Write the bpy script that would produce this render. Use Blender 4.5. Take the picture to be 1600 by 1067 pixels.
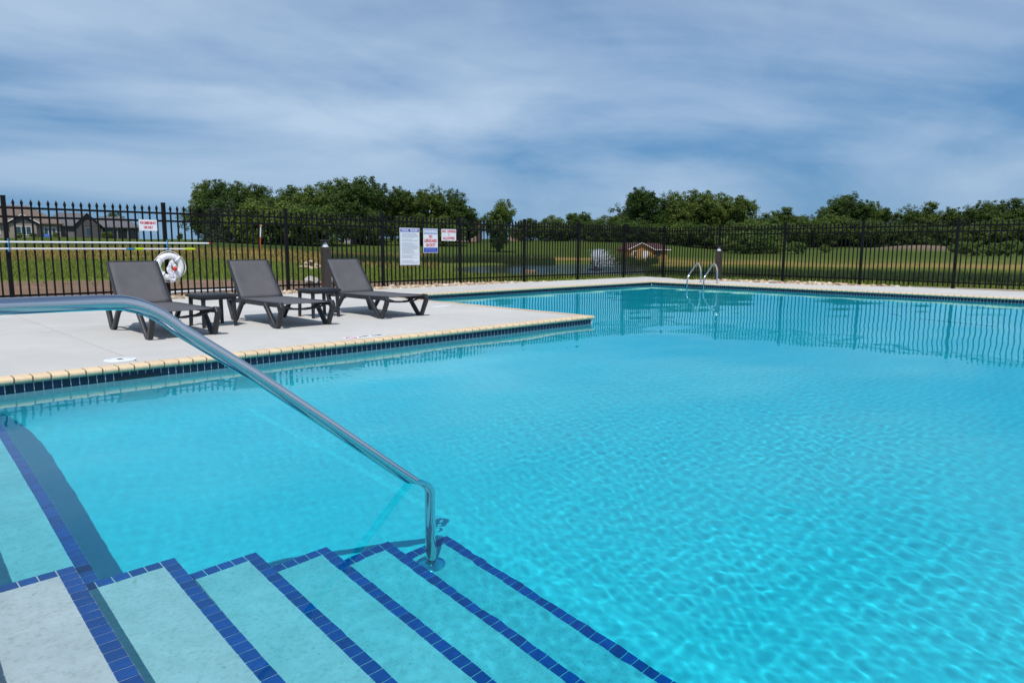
import bpy, bmesh, math, random
import numpy as np
from mathutils import Vector, Matrix

for o in list(bpy.data.objects):
    bpy.data.objects.remove(o)
scene = bpy.context.scene
COL = scene.collection
R = math.radians
random.seed(7)
rng = np.random.default_rng(11)

# ------------------------------------------------------------------ camera
CAM_H = 0.994
PITCH, ROLL, YAW = R(7.89), R(0.30), R(45.0)
cd = bpy.data.cameras.new('camera')
cam = bpy.data.objects.new('camera', cd)
COL.objects.link(cam)
cd.sensor_width = 36.0
cd.lens = 24.0
cd.clip_start = 0.05
cd.clip_end = 8000
# world X runs along the near pool edge, world Y away from it; the camera looks along the diagonal
cam.matrix_world = (Matrix.Translation((0, 0, CAM_H)) @ Matrix.Rotation(YAW - math.pi / 2, 4, 'Z')
                    @ Matrix.Rotation(math.pi / 2 - PITCH, 4, 'X') @ Matrix.Rotation(ROLL, 4, 'Z'))
scene.camera = cam

# ------------------------------------------------------------------ world / sky
SUN_EL = R(59.3)
SHADOW_DIR = Vector((0.44, 0.40, 0)).normalized()      # where shadows fall on the deck
w = bpy.data.worlds.new('World')
scene.world = w
w.use_nodes = True
nt = w.node_tree
nt.nodes.clear()


def N(t, kind, **kw):
    n = t.nodes.new(kind)
    for k, v in kw.items():
        setattr(n, k, v)
    return n


def mixrgb(t, fac, a, b, blend='MIX'):
    n = t.nodes.new('ShaderNodeMix')
    n.data_type = 'RGBA'
    n.blend_type = blend
    for sock, val in ((n.inputs[0], fac), (n.inputs[6], a), (n.inputs[7], b)):
        if hasattr(val, 'is_output'):
            t.links.new(val, sock)
        elif isinstance(val, (int, float)):
            sock.default_value = val
        else:
            sock.default_value = (*val, 1) if len(val) == 3 else val
    return n.outputs[2]


def math_n(t, op, a, b=None, clamp=False):
    n = t.nodes.new('ShaderNodeMath')
    n.operation = op
    n.use_clamp = clamp
    for i, v in enumerate((a, b)):
        if v is None:
            continue
        if hasattr(v, 'is_output'):
            t.links.new(v, n.inputs[i])
        else:
            n.inputs[i].default_value = v
    return n.outputs[0]


def ramp(t, fac, stops):
    n = t.nodes.new('ShaderNodeValToRGB')
    el = n.color_ramp.elements
    while len(el) < len(stops):
        el.new(0.5)
    for e, (p, c) in zip(el, stops):
        e.position = p
        e.color = (c, c, c, 1) if isinstance(c, (int, float)) else (*c, 1)
    t.links.new(fac, n.inputs[0])
    return n.outputs[0]


def noise(t, vec, scale, detail=4, rough=0.5, dist=0.0):
    n = t.nodes.new('ShaderNodeTexNoise')
    n.inputs['Scale'].default_value = scale
    n.inputs['Detail'].default_value = detail
    n.inputs['Roughness'].default_value = rough
    n.inputs['Distortion'].default_value = dist
    if vec is not None:
        t.links.new(vec, n.inputs['Vector'])
    return n.outputs[0]


out = N(nt, 'ShaderNodeOutputWorld')
bg = N(nt, 'ShaderNodeBackground')
SKY_STRENGTH = 0.085
bg.inputs[1].default_value = SKY_STRENGTH
sky = N(nt, 'ShaderNodeTexSky', sky_type='NISHITA')
sky.sun_disc = False
sky.sun_elevation = SUN_EL
to_sun = -SHADOW_DIR
sky.sun_rotation = math.atan2(to_sun.x, to_sun.y)
sky.altitude = 300
sky.air_density = 1.0
sky.dust_density = 0.1
sky.ozone_density = 2.2
tc = N(nt, 'ShaderNodeTexCoord')
# thin high cloud: noise on a flat layer overhead, stretched into streaks
sep = N(nt, 'ShaderNodeSeparateXYZ')
nt.links.new(tc.outputs['Generated'], sep.inputs[0])
zz = math_n(nt, 'ADD', math_n(nt, 'MAXIMUM', sep.outputs[2], 0.0), 0.16)
px = math_n(nt, 'DIVIDE', sep.outputs[0], zz)
py = math_n(nt, 'DIVIDE', sep.outputs[1], zz)
comb = N(nt, 'ShaderNodeCombineXYZ')
nt.links.new(px, comb.inputs[0])
nt.links.new(py, comb.inputs[1])
mp = N(nt, 'ShaderNodeMapping')
nt.links.new(comb.outputs[0], mp.inputs[0])
mp.inputs['Rotation'].default_value = (0, 0, R(68))
mp.inputs['Scale'].default_value = (0.60, 0.90, 1.0)
mp.inputs['Location'].default_value = (1.5, 5.6, 0)
c1 = noise(nt, mp.outputs[0], 0.52, 6, 0.50, 0.6)
c2 = noise(nt, mp.outputs[0], 2.3, 8, 0.62, 0.9)
cl = math_n(nt, 'ADD', math_n(nt, 'MULTIPLY', c1, 0.90), math_n(nt, 'MULTIPLY', c2, 0.10))
cov = ramp(nt, cl, [(0.39, 0.04), (0.475, 0.42), (0.58, 0.84)])
skyc = mixrgb(nt, 1.0, sky.outputs[0], (0.36, 0.80, 1.14), "MULTIPLY")
# a far grey-blue veil low over the horizon, all the way round
veil = ramp(nt, math_n(nt, 'MAXIMUM', sep.outputs[2], 0.0), [(0.0, 0.92), (0.10, 0.80), (0.30, 0.35), (0.60, 0.0)])
skyc = mixrgb(nt, veil, skyc, (1.6, 3.4, 6.0))
cloud_col = (6.3, 7.9, 9.9)
low = ramp(nt, math_n(nt, 'MAXIMUM', sep.outputs[2], 0.0), [(0.0, 0.35), (0.16, 1.0)])
skymix = mixrgb(nt, math_n(nt, 'MULTIPLY', cov, low), skyc, cloud_col)
nt.links.new(skymix, bg.inputs[0])
nt.links.new(bg.outputs[0], out.inputs[0])

# ------------------------------------------------------------------ sun
sl = bpy.data.lights.new('sun', 'SUN')
sl.energy = 3.9
sl.angle = R(0.53)
sl.color = (1.0, 0.965, 0.91)
sun = bpy.data.objects.new('sun', sl)
COL.objects.link(sun)
ddir = SHADOW_DIR * math.cos(SUN_EL) + Vector((0, 0, -math.sin(SUN_EL)))
sun.rotation_euler = ddir.to_track_quat('-Z', 'Y').to_euler()
sun.location = (-20, -10, 40)
sl.cycles.is_caustics_light = True

scene.view_settings.view_transform = 'Standard'
scene.view_settings.look = 'None'
scene.view_settings.exposure = 0.0
scene.view_settings.gamma = 1.0
scene.view_settings.use_curve_mapping = False
cy = scene.cycles
cy.use_denoising = True
cy.max_bounces = 14
cy.diffuse_bounces = 6
cy.glossy_bounces = 4
cy.transmission_bounces = 8
cy.transparent_max_bounces = 16
cy.caustics_refractive = True
cy.caustics_reflective = False
cy.blur_glossy = 0.3
cy.sample_clamp_indirect = 4.0
cy.sample_clamp_direct = 0.0

# ------------------------------------------------------------------ helpers


class MB:
    """collects geometry for one mesh"""

    def __init__(self):
        self.v, self.f = [], []

    def add(self, vs, fs):
        b = len(self.v)
        self.v += [tuple(p) for p in vs]
        self.f += [tuple(b + i for i in q) for q in fs]
        return self

    def box(self, c, s, m=None):
        x, y, z = (k / 2 for k in s)
        vs = [(sx * x, sy * y, sz * z) for sz in (-1, 1) for sy in (-1, 1) for sx in (-1, 1)]
        if m is not None:
            vs = [m @ Vector(p) for p in vs]
        vs = [(p[0] + c[0], p[1] + c[1], p[2] + c[2]) for p in vs]
        return self.add(vs, [(0, 2, 3, 1), (4, 5, 7, 6), (0, 1, 5, 4), (2, 6, 7, 3), (0, 4, 6, 2), (1, 3, 7, 5)])

    def span(self, a, b):
        return self.box([(p + q) / 2 for p, q in zip(a, b)], [abs(q - p) for p, q in zip(a, b)])

    def tube(self, path, rad, n=10, flat=None, cap=True):
        """round (or, with flat=(w,h), rounded-rectangular) section swept on a path"""
        P = [Vector(p) for p in path]
        rs = rad if isinstance(rad, (list, tuple)) else [rad] * len(P)
        T = []
        for i in range(len(P)):
            a = P[i] - P[i - 1] if i else P[1] - P[0]
            b = P[i + 1] - P[i] if i < len(P) - 1 else P[-1] - P[-2]
            T.append((a.normalized() + b.normalized()).normalized())
        up = Vector((0, 0, 1)) if abs(T[0].z) < 0.9 else Vector((1, 0, 0))
        u = T[0].cross(up).normalized()
        base = len(self.v)
        for i in range(len(P)):
            u = (u - T[i] * u.dot(T[i])).normalized()
            vv = T[i].cross(u)
            for k in range(n):
                a = 2 * math.pi * (k + .5) / n
                ca, sa = math.cos(a), math.sin(a)
                if flat:
                    e = 0.45
                    ca = math.copysign(abs(ca) ** e, ca) * flat[0]
                    sa = math.copysign(abs(sa) ** e, sa) * flat[1]
                self.v.append(tuple(P[i] + (u * ca + vv * sa) * rs[i]))
        for i in range(len(P) - 1):
            for k in range(n):
                k2 = (k + 1) % n
                self.f.append((base + i * n + k, base + i * n + k2, base + (i + 1) * n + k2, base + (i + 1) * n + k))
        if cap:
            self.f.append(tuple(base + k for k in range(n))[::-1])
            self.f.append(tuple(base + (len(P) - 1) * n + k for k in range(n)))
        return self

    def lathe(self, prof, n=24, c=(0, 0, 0)):
        base = len(self.v)
        for r_, z in prof:
            for k in range(n):
                a = 2 * math.pi * k / n
                self.v.append((c[0] + r_ * math.cos(a), c[1] + r_ * math.sin(a), c[2] + z))
        for i in range(len(prof) - 1):
            for k in range(n):
                k2 = (k + 1) % n
                self.f.append((base + i * n + k, base + i * n + k2, base + (i + 1) * n + k2, base + (i + 1) * n + k))
        self.f.append(tuple(base + k for k in range(n))[::-1])
        self.f.append(tuple(base + (len(prof) - 1) * n + k for k in range(n)))
        return self

    def mesh(self, name, mat, smooth=False, bevel=0.0):
        me = bpy.data.meshes.new(name)
        me.from_pydata(self.v, [], self.f)
        bm = bmesh.new()
        bm.from_mesh(me)
        bmesh.ops.recalc_face_normals(bm, faces=bm.faces)
        if bevel:
            bmesh.ops.bevel(bm, geom=list(bm.edges), offset=bevel, segments=2, affect='EDGES', profile=0.6)
        bm.to_mesh(me)
        bm.free()
        if smooth:
            me.shade_smooth()
            me.set_sharp_from_angle(angle=R(38))
        me.materials.append(M[mat] if isinstance(mat, str) else mat)
        return me

    def build(self, name, mat, parent=None, smooth=False, bevel=0.0):
        return obj(name, self.mesh(name, mat, smooth, bevel), parent)


def obj(name, me, parent=None, loc=None, rot=None):
    o = bpy.data.objects.new(name, me)
    COL.objects.link(o)
    if parent is not None:
        o.parent = parent
    if loc is not None:
        o.location = loc
    if rot is not None:
        o.rotation_euler = rot
    return o


def tag(o, label=None, cat=None, group=None, kind=None):
    if label:
        o['label'] = label
    if cat:
        o['category'] = cat
    if group:
        o['group'] = group
    if kind:
        o['kind'] = kind
    return o


def thing(name, label, cat, loc=(0, 0, 0), rotz=0.0, group=None):
    o = bpy.data.objects.new(name, None)
    o.empty_display_size = 0.1
    COL.objects.link(o)
    o.location = loc
    o.rotation_euler = (0, 0, rotz)
    return tag(o, label, cat, group)


def copy_tree(o, parent=None):
    c = o.copy()
    COL.objects.link(c)
    if parent is not None:
        c.parent = parent
    for ch in list(o.children):
        copy_tree(ch, c)
    return c


def np_mesh(name, verts, quads, mat, col=None, smooth=False):
    """big mesh from numpy arrays: verts (n,3), quads (m,3|4)"""
    me = bpy.data.meshes.new(name)
    k = quads.shape[1]
    me.vertices.add(len(verts))
    me.vertices.foreach_set('co', verts.astype(np.float32).ravel())
    me.loops.add(quads.size)
    me.loops.foreach_set('vertex_index', quads.astype(np.int32).ravel())
    me.polygons.add(len(quads))
    me.polygons.foreach_set('loop_start', np.arange(0, quads.size, k, dtype=np.int32))
    me.polygons.foreach_set('loop_total', np.full(len(quads), k, dtype=np.int32))
    if smooth:
        me.polygons.foreach_set('use_smooth', np.ones(len(quads), dtype=bool))
    me.update(calc_edges=True)
    if col is not None:
        at_ = me.color_attributes.new('Col', 'FLOAT_COLOR', 'POINT')
        c4 = np.ones((len(verts), 4), np.float32)
        c4[:, :3] = col
        at_.data.foreach_set('color', c4.ravel())
    me.materials.append(M[mat])
    return me


def bez(p0, p1, p2, n=6):
    p0, p1, p2 = Vector(p0), Vector(p1), Vector(p2)
    return [p0 * (1 - t) ** 2 + p1 * 2 * t * (1 - t) + p2 * t * t for t in [i / n for i in range(n + 1)]]


def az_point(px_, r):
    """ground position r metres away on the bearing of photo column px_ (at the horizon)"""
    a = YAW - math.atan((px_ - 800) / 1067.0 * math.cos(PITCH))
    return r * math.cos(a), r * math.sin(a)


ORD = ['first', 'second', 'third', 'fourth', 'fifth', 'sixth', 'seventh', 'eighth', 'ninth', 'tenth', 'eleventh',
       'twelfth', 'thirteenth', 'fourteenth', 'fifteenth', 'sixteenth', 'seventeenth', 'eighteenth', 'nineteenth',
       'twentieth', 'twenty-first', 'twenty-second', 'twenty-third', 'twenty-fourth', 'twenty-fifth', 'twenty-sixth']

# ------------------------------------------------------------------ materials
M = {}


def mat(name, col, rough=0.6, metal=0.0, var=0.0, vscale=8.0, bump=0.0, bscale=60.0, spec=0.5, ao=None, objvar=0.0,
        col2=None, trans=0.0):
    m = bpy.data.materials.new(name)
    m.use_nodes = True
    t = m.node_tree
    b = t.nodes['Principled BSDF']
    b.inputs['Roughness'].default_value = rough
    b.inputs['Metallic'].default_value = metal
    b.inputs['Specular IOR Level'].default_value = spec
    tcn = N(t, 'ShaderNodeTexCoord')
    c = None
    if var or col2:
        nz = noise(t, tcn.outputs['Object'], vscale, 5, 0.6)
        fac = ramp(t, nz, [(0.3, 0.0), (0.7, 1.0)])
        lo = tuple(k * (1 - var) for k in col)
        hi = col2 if col2 else tuple(min(1, k * (1 + var)) for k in col)
        c = mixrgb(t, fac, lo, hi)
    if objvar:
        oi = N(t, 'ShaderNodeObjectInfo')
        f = math_n(t, 'ADD', math_n(t, 'MULTIPLY', oi.outputs['Random'], 2 * objvar), 1 - objvar)
        cmb = N(t, 'ShaderNodeCombineColor')
        for i in range(3):
            t.links.new(f, cmb.inputs[i])
        c = mixrgb(t, 1.0, c if c is not None else col, cmb.outputs[0], 'MULTIPLY')
    if c is None:
        b.inputs['Base Color'].default_value = (*col, 1)
    else:
        t.links.new(c, b.inputs['Base Color'])
    if bump:
        bn = N(t, 'ShaderNodeBump')
        bn.inputs['Strength'].default_value = bump
        bn.inputs['Distance'].default_value = 0.01
        t.links.new(noise(t, tcn.outputs['Object'], bscale, 6, 0.65), bn.inputs['Height'])
        t.links.new(bn.outputs[0], b.inputs['Normal'])
    M[name] = m
    return m


mat('grout_white', (0.62, 0.66, 0.66), 0.8, var=0.12, vscale=30)
mat('light_line_white', (0.90, 0.92, 0.92), 0.8)  # paints the bright line of light on the pool floor
mat('coping', (0.71, 0.54, 0.34), 0.45, var=0.10, vscale=40, objvar=0.07, bump=0.1, bscale=120)
mat('coping_joint', (0.16, 0.13, 0.12), 0.9, var=0.2, vscale=30)
mat('navy_tile', (0.005, 0.007, 0.036), 0.15, var=0.2, vscale=30, objvar=0.35)
mat('blue_tile', (0.004, 0.080, 0.36), 0.18, var=0.15, vscale=30, objvar=0.18)
mat('steel', (0.62, 0.63, 0.65), 0.13, 1.0, bump=0.02, bscale=200)
mat('frame_plastic', (0.020, 0.021, 0.026), 0.42, var=0.15, vscale=12)
mat('fence_black', (0.0035, 0.0035, 0.004), 0.5, spec=0.22)
mat('bronze', (0.042, 0.030, 0.025), 0.45, var=0.1, vscale=10)
mat('sign_white', (0.78, 0.79, 0.82), 0.4)
mat('sign_blue', (0.02, 0.05, 0.42), 0.4)
mat('sign_paleblue', (0.33, 0.40, 0.62), 0.4)
mat('sign_red', (0.62, 0.012, 0.045), 0.4)
mat('sign_text', (0.36, 0.42, 0.58), 0.5)
mat('black_paint', (0.012, 0.012, 0.014), 0.5)
mat('ring_white', (0.78, 0.78, 0.78), 0.5, var=0.05, vscale=20, bump=0.2, bscale=40)
mat('rope_white', (0.76, 0.75, 0.82), 0.8)
mat('float_red', (0.60, 0.012, 0.02), 0.4)
mat('pole_white', (0.72, 0.74, 0.76), 0.35)
mat('pole_lime', (0.50, 0.68, 0.02), 0.45)
mat('strap_blue', (0.02, 0.22, 0.45), 0.6)
mat('lid_white', (0.72, 0.74, 0.76), 0.5, var=0.06, vscale=25)
mat('rock', (0.34, 0.24, 0.15), 0.9, var=0.35, vscale=9, objvar=0.3, bump=0.5, bscale=25, col2=(0.46, 0.36, 0.25))
mat('limestone', (0.38, 0.355, 0.31), 0.9, var=0.2, vscale=6, bump=0.5, bscale=15)
mat('orange', (0.65, 0.09, 0.02), 0.6)
mat('brick_tan', (0.50, 0.27, 0.15), 0.85, var=0.2, vscale=10)
mat('siding_taupe', (0.30, 0.25, 0.21), 0.8, var=0.08, vscale=3)
mat('siding_grey', (0.19, 0.185, 0.19), 0.8, var=0.08, vscale=3)
mat('siding_dark', (0.075, 0.072, 0.078), 0.8, var=0.1, vscale=3)
mat('roof_brown', (0.155, 0.115, 0.095), 0.95, var=0.25, vscale=4)
mat('roof_grey', (0.115, 0.112, 0.125), 0.95, var=0.25, vscale=4)
mat('roof_red', (0.085, 0.032, 0.032), 0.9, var=0.2, vscale=5)
mat('wood_gold', (0.44, 0.25, 0.085), 0.8, var=0.2, vscale=4)
mat('trim_white', (0.75, 0.75, 0.75), 0.6)
mat('shed_grey', (0.34, 0.34, 0.35), 0.8, var=0.1, vscale=3)
mat('house_brick', (0.34, 0.20, 0.15), 0.9, var=0.2, vscale=5)
mat('bark', (0.10, 0.078, 0.058), 0.95, var=0.3, vscale=4, bump=0.6, bscale=8)
mat('window_glass', (0.03, 0.06, 0.07), 0.06, spec=0.8)
mat('blue_tarp', (0.05, 0.16, 0.55), 0.6)
mat('reflector', (0.88, 0.89, 0.90), 0.3, 0.35)


def m_plaster(name, lo, hi, stain, speck, a2, a3):
    m = bpy.data.materials.new(name)
    m.use_nodes = True
    t = m.node_tree
    b = t.nodes['Principled BSDF']
    b.inputs['Roughness'].default_value = 0.7
    b.inputs['Specular IOR Level'].default_value = 0.2
    g = N(t, 'ShaderNodeNewGeometry')
    n1 = ramp(t, noise(t, g.outputs['Position'], 2.3, 6, 0.6, 0.4), [(0.3, 0.0), (0.7, 1.0)])
    n2 = ramp(t, noise(t, g.outputs['Position'], 9, 8, 0.7, 0.5), [(0.38, 0.0), (0.68, 1.0)])
    n3 = ramp(t, noise(t, g.outputs['Position'], 60, 5, 0.7), [(0.50, 0.0), (0.70, 1.0)])
    n4 = ramp(t, noise(t, g.outputs['Position'], 26, 3, 0.5), [(0.70, 0.0), (0.76, 1.0)])
    c = mixrgb(t, n1, lo, hi)
    c = mixrgb(t, math_n(t, 'MULTIPLY', n2, a2), c, stain)
    c = mixrgb(t, math_n(t, 'MULTIPLY', n3, a3), c, speck)
    c = mixrgb(t, math_n(t, 'MULTIPLY', n4, a3 * .8), c, (0.22, 0.22, 0.17))
    t.links.new(c, b.inputs['Base Color'])
    M[name] = m


m_plaster('plaster', (0.77, 0.85, 0.88), (0.86, 0.91, 0.93), (0.64, 0.72, 0.72), (0.50, 0.56, 0.55), 0.4, 0.22)
m_plaster('plaster_step', (0.66, 0.705, 0.755), (0.82, 0.85, 0.895), (0.53, 0.60, 0.605), (0.34, 0.39, 0.35), 0.6, 0.5)


def m_concrete():
    m = bpy.data.materials.new('concrete')
    m.use_nodes = True
    t = m.node_tree
    b = t.nodes['Principled BSDF']
    b.inputs['Roughness'].default_value = 0.85
    b.inputs['Specular IOR Level'].default_value = 0.25
    g = N(t, 'ShaderNodeNewGeometry')
    oi = N(t, 'ShaderNodeObjectInfo')
    n1 = ramp(t, noise(t, g.outputs['Position'], 0.7, 5, 0.6, 0.5), [(0.3, 0.0), (0.7, 1.0)])
    n2 = ramp(t, noise(t, g.outputs['Position'], 5, 6, 0.7, 0.3), [(0.35, 0.0), (0.7, 1.0)])
    n3 = ramp(t, noise(t, g.outputs['Position'], 190, 3, 0.6), [(0.3, 0.0), (0.75, 1.0)])
    n4 = ramp(t, noise(t, g.outputs['Position'], 9, 4, 0.5), [(0.72, 0.0), (0.78, 1.0)])
    c = mixrgb(t, n1, (0.49, 0.476, 0.45), (0.59, 0.576, 0.55))
    c = mixrgb(t, math_n(t, 'MULTIPLY', n2, 0.35), c, (0.45, 0.43, 0.40))
    c = mixrgb(t, math_n(t, 'MULTIPLY', n3, 0.18), c, (0.36, 0.35, 0.33))
    c = mixrgb(t, math_n(t, 'MULTIPLY', n4, 0.5), c, (0.34, 0.32, 0.29))
    f = math_n(t, 'ADD', math_n(t, 'MULTIPLY', oi.outputs['Random'], 0.08), 0.96)
    cmb = N(t, 'ShaderNodeCombineColor')
    for i in range(3):
        t.links.new(f, cmb.inputs[i])
    c = mixrgb(t, 1.0, c, cmb.outputs[0], 'MULTIPLY')
    t.links.new(c, b.inputs['Base Color'])
    bn = N(t, 'ShaderNodeBump')
    bn.inputs['Strength'].default_value = 0.25
    bn.inputs['Distance'].default_value = 0.004
    t.links.new(noise(t, g.outputs['Position'], 150, 5, 0.7), bn.inputs['Height'])
    t.links.new(bn.outputs[0], b.inputs['Normal'])
    M['concrete'] = m


m_concrete()


def m_sling():
    m = bpy.data.materials.new('sling_mesh')
    m.use_nodes = True
    t = m.node_tree
    b = t.nodes['Principled BSDF']
    b.inputs['Roughness'].default_value = 0.75
    tcn = N(t, 'ShaderNodeTexCoord')
    wv = N(t, 'ShaderNodeTexWave', wave_type='BANDS', bands_direction='X')
    wv.inputs['Scale'].default_value = 45
    wv.inputs['Distortion'].default_value = 0.6
    wv.inputs['Detail'].default_value = 3
    t.links.new(tcn.outputs['Object'], wv.inputs[0])
    n1 = noise(t, tcn.outputs['Object'], 5, 5, 0.6)
    f = math_n(t, 'ADD', math_n(t, 'MULTIPLY', wv.outputs[1], 0.35), math_n(t, 'MULTIPLY', n1, 0.65))
    c = mixrgb(t, ramp(t, f, [(0.25, 0.0), (0.75, 1.0)]), (0.082, 0.079, 0.088), (0.128, 0.123, 0.134))
    t.links.new(c, b.inputs['Base Color'])
    # an open weave: a little light passes straight through
    tr = N(t, 'ShaderNodeBsdfTransparent')
    mx = N(t, 'ShaderNodeMixShader')
    mx.inputs[0].default_value = 0.10
    t.links.new(b.outputs[0], mx.inputs[1])
    t.links.new(tr.outputs[0], mx.inputs[2])
    t.links.new(mx.outputs[0], t.nodes['Material Output'].inputs[0])
    M['sling_mesh'] = m


m_sling()


def m_attr(name, rough=0.9, transl=0.0, nscale=0.6, namt=0.25, fine=None):
    """colour from the vertex colour 'Col' (the plants' own colour), broken up by noise"""
    m = bpy.data.materials.new(name)
    m.use_nodes = True
    t = m.node_tree
    b = t.nodes['Principled BSDF']
    b.inputs['Roughness'].default_value = rough
    b.inputs['Specular IOR Level'].default_value = 0.03
    at_ = N(t, 'ShaderNodeAttribute', attribute_name='Col')
    g = N(t, 'ShaderNodeNewGeometry')
    nz = noise(t, g.outputs['Position'], nscale, 6, 0.7)
    f = math_n(t, 'ADD', math_n(t, 'MULTIPLY', math_n(t, 'SUBTRACT', nz, 0.5), namt * 4), 1.0)
    if fine:
        nz2 = noise(t, g.outputs['Position'], fine, 4, 0.7)
        f = math_n(t, 'MULTIPLY', f, math_n(t, 'ADD', math_n(t, 'MULTIPLY', math_n(t, 'SUBTRACT', nz2, 0.5), 1.4), 1.0))
    cmb = N(t, 'ShaderNodeCombineColor')
    for i in range(3):
        t.links.new(f, cmb.inputs[i])
    c = mixrgb(t, 1.0, at_.outputs[0], cmb.outputs[0], 'MULTIPLY')
    t.links.new(c, b.inputs['Base Color'])
    if transl:
        tl = N(t, 'ShaderNodeBsdfTranslucent')
        t.links.new(c, tl.inputs[0])
        mx = N(t, 'ShaderNodeMixShader')
        mx.inputs[0].default_value = transl
        t.links.new(b.outputs[0], mx.inputs[1])
        t.links.new(tl.outputs[0], mx.inputs[2])
        t.links.new(mx.outputs[0], t.nodes['Material Output'].inputs[0])
    M[name] = m


m_attr('terrain', 0.95, 0, 0.35, 0.22, 3.0)
m_attr('grass_blades', 0.7, 0.3, 0.5, 0.2)


def m_leaf(name, col, hue2):
    m = bpy.data.materials.new(name)
    m.use_nodes = True
    t = m.node_tree
    b = t.nodes['Principled BSDF']
    b.inputs['Roughness'].default_value = 0.55
    b.inputs['Specular IOR Level'].default_value = 0.25
    oi = N(t, 'ShaderNodeObjectInfo')
    g = N(t, 'ShaderNodeNewGeometry')
    nz = noise(t, g.outputs['Position'], 0.45, 4, 0.6)
    f = math_n(t, 'ADD', math_n(t, 'MULTIPLY', oi.outputs['Random'], 0.55), math_n(t, 'MULTIPLY', nz, 0.6))
    c = mixrgb(t, ramp(t, f, [(0.25, 0.0), (0.9, 1.0)]), col, hue2)
    t.links.new(c, b.inputs['Base Color'])
    tl = N(t, 'ShaderNodeBsdfTranslucent')
    t.links.new(c, tl.inputs[0])
    mx = N(t, 'ShaderNodeMixShader')
    mx.inputs[0].default_value = 0.3
    t.links.new(b.outputs[0], mx.inputs[1])
    t.links.new(tl.outputs[0], mx.inputs[2])
    t.links.new(mx.outputs[0], t.nodes['Material Output'].inputs[0])
    M[name] = m


m_leaf('leaf', (0.042, 0.082, 0.016), (0.118, 0.172, 0.030))
m_leaf('leaf_spruce', (0.045, 0.070, 0.036), (0.075, 0.105, 0.050))
m_leaf('leaf_shrub', (0.085, 0.150, 0.026), (0.14, 0.20, 0.036))


def m_water():
    m = bpy.data.materials.new('pool_water')
    m.use_nodes = True
    t = m.node_tree
    t.nodes.remove(t.nodes['Principled BSDF'])
    o = t.nodes['Material Output']
    gl = N(t, 'ShaderNodeBsdfGlass')
    gl.inputs['IOR'].default_value = 1.33
    gl.inputs['Roughness'].default_value = 0.0
    gl.inputs['Color'].default_value = (1, 1, 1, 1)
    t.links.new(gl.outputs[0], o.inputs['Surface'])
    M['pool_water'] = m
    m = bpy.data.materials.new('water_body')
    m.use_nodes = True
    t = m.node_tree
    t.nodes.remove(t.nodes['Principled BSDF'])
    va = N(t, 'ShaderNodeVolumeAbsorption')
    va.inputs['Color'].default_value = WATER_COL
    va.inputs['Density'].default_value = WATER_DENS
    t.links.new(va.outputs[0], t.nodes['Material Output'].inputs['Volume'])
    M['water_body'] = m


WATER_COL = (0.0, 0.938, 0.986, 1)
WATER_DENS = 2.1
m_water()


def m_pond():
    m = bpy.data.materials.new('pond_water')
    m.use_nodes = True
    t = m.node_tree
    b = t.nodes['Principled BSDF']
    b.inputs['Base Color'].default_value = (0.02, 0.03, 0.03, 1)
    b.inputs['Roughness'].default_value = 0.08
    b.inputs['IOR'].default_value = 1.33
    g = N(t, 'ShaderNodeNewGeometry')
    bn = N(t, 'ShaderNodeBump')
    bn.inputs['Strength'].default_value = 0.5
    bn.inputs['Distance'].default_value = 0.03
    t.links.new(noise(t, g.outputs['Position'], 4, 4, 0.6), bn.inputs['Height'])
    t.links.new(bn.outputs[0], b.inputs['Normal'])
    M['pond_water'] = m


m_pond()
m = mat('spray', (0.80, 0.84, 0.90), 0.3)
_t = m.node_tree
_tr, _mx = N(_t, 'ShaderNodeBsdfTransparent'), N(_t, 'ShaderNodeMixShader')
_mx.inputs[0].default_value = 0.45
_t.links.new(_t.nodes['Principled BSDF'].outputs[0], _mx.inputs[1])
_t.links.new(_tr.outputs[0], _mx.inputs[2])
_t.links.new(_mx.outputs[0], _t.nodes['Material Output'].inputs[0])

#=== STRUCTURE ===
WL = -0.105                 # water level below the deck
NEAR_Y = 6.20               # tiled face of the near edge (peninsula front)
PEN_X = 7.86                # tiled face of the peninsula end
FAR_Y = 11.47
RIGHT_X = 17.36
POOL_Y0 = -3.0
FLOOR = -1.37


def shear(x, y):
    """the entry side of the pool runs about two degrees off the square"""
    return x + 0.037 * (y - 2.7)


LEFT_X = 0.18              # pool's left edge at y = 2.7

# pool shell ---------------------------------------------------------------
shell = MB()
lx0, lx1 = shear(LEFT_X, POOL_Y0), shear(LEFT_X, NEAR_Y)
ring = [(lx0, POOL_Y0), (RIGHT_X, POOL_Y0), (RIGHT_X, FAR_Y), (PEN_X, FAR_Y), (PEN_X, NEAR_Y), (lx1, NEAR_Y)]
TOP = -0.047
n = len(ring)
vs = [(x, y, TOP) for x, y in ring] + [(x, y, FLOOR - (0.12 if x > 10 else 0)) for x, y in ring]
shell.add(vs, [(i, (i + 1) % n, n + (i + 1) % n, n + i) for i in range(n)])
b0 = len(shell.v)
fl = [(lx0, POOL_Y0, FLOOR), (7.86, POOL_Y0, FLOOR), (10.0, POOL_Y0, FLOOR), (RIGHT_X, POOL_Y0, FLOOR - .12),
      (lx1, NEAR_Y, FLOOR), (7.86, NEAR_Y, FLOOR), (10.0, NEAR_Y, FLOOR), (RIGHT_X, NEAR_Y, FLOOR - .12),
      (7.86, FAR_Y, FLOOR), (10.0, FAR_Y, FLOOR), (RIGHT_X, FAR_Y, FLOOR - .12)]
shell.add(fl, [(0, 1, 5, 4), (1, 2, 6, 5), (2, 3, 7, 6), (5, 6, 9, 8), (6, 7, 10, 9)])
basin = shell.build('pool_basin', 'plaster')
tag(basin, kind='structure')
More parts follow.
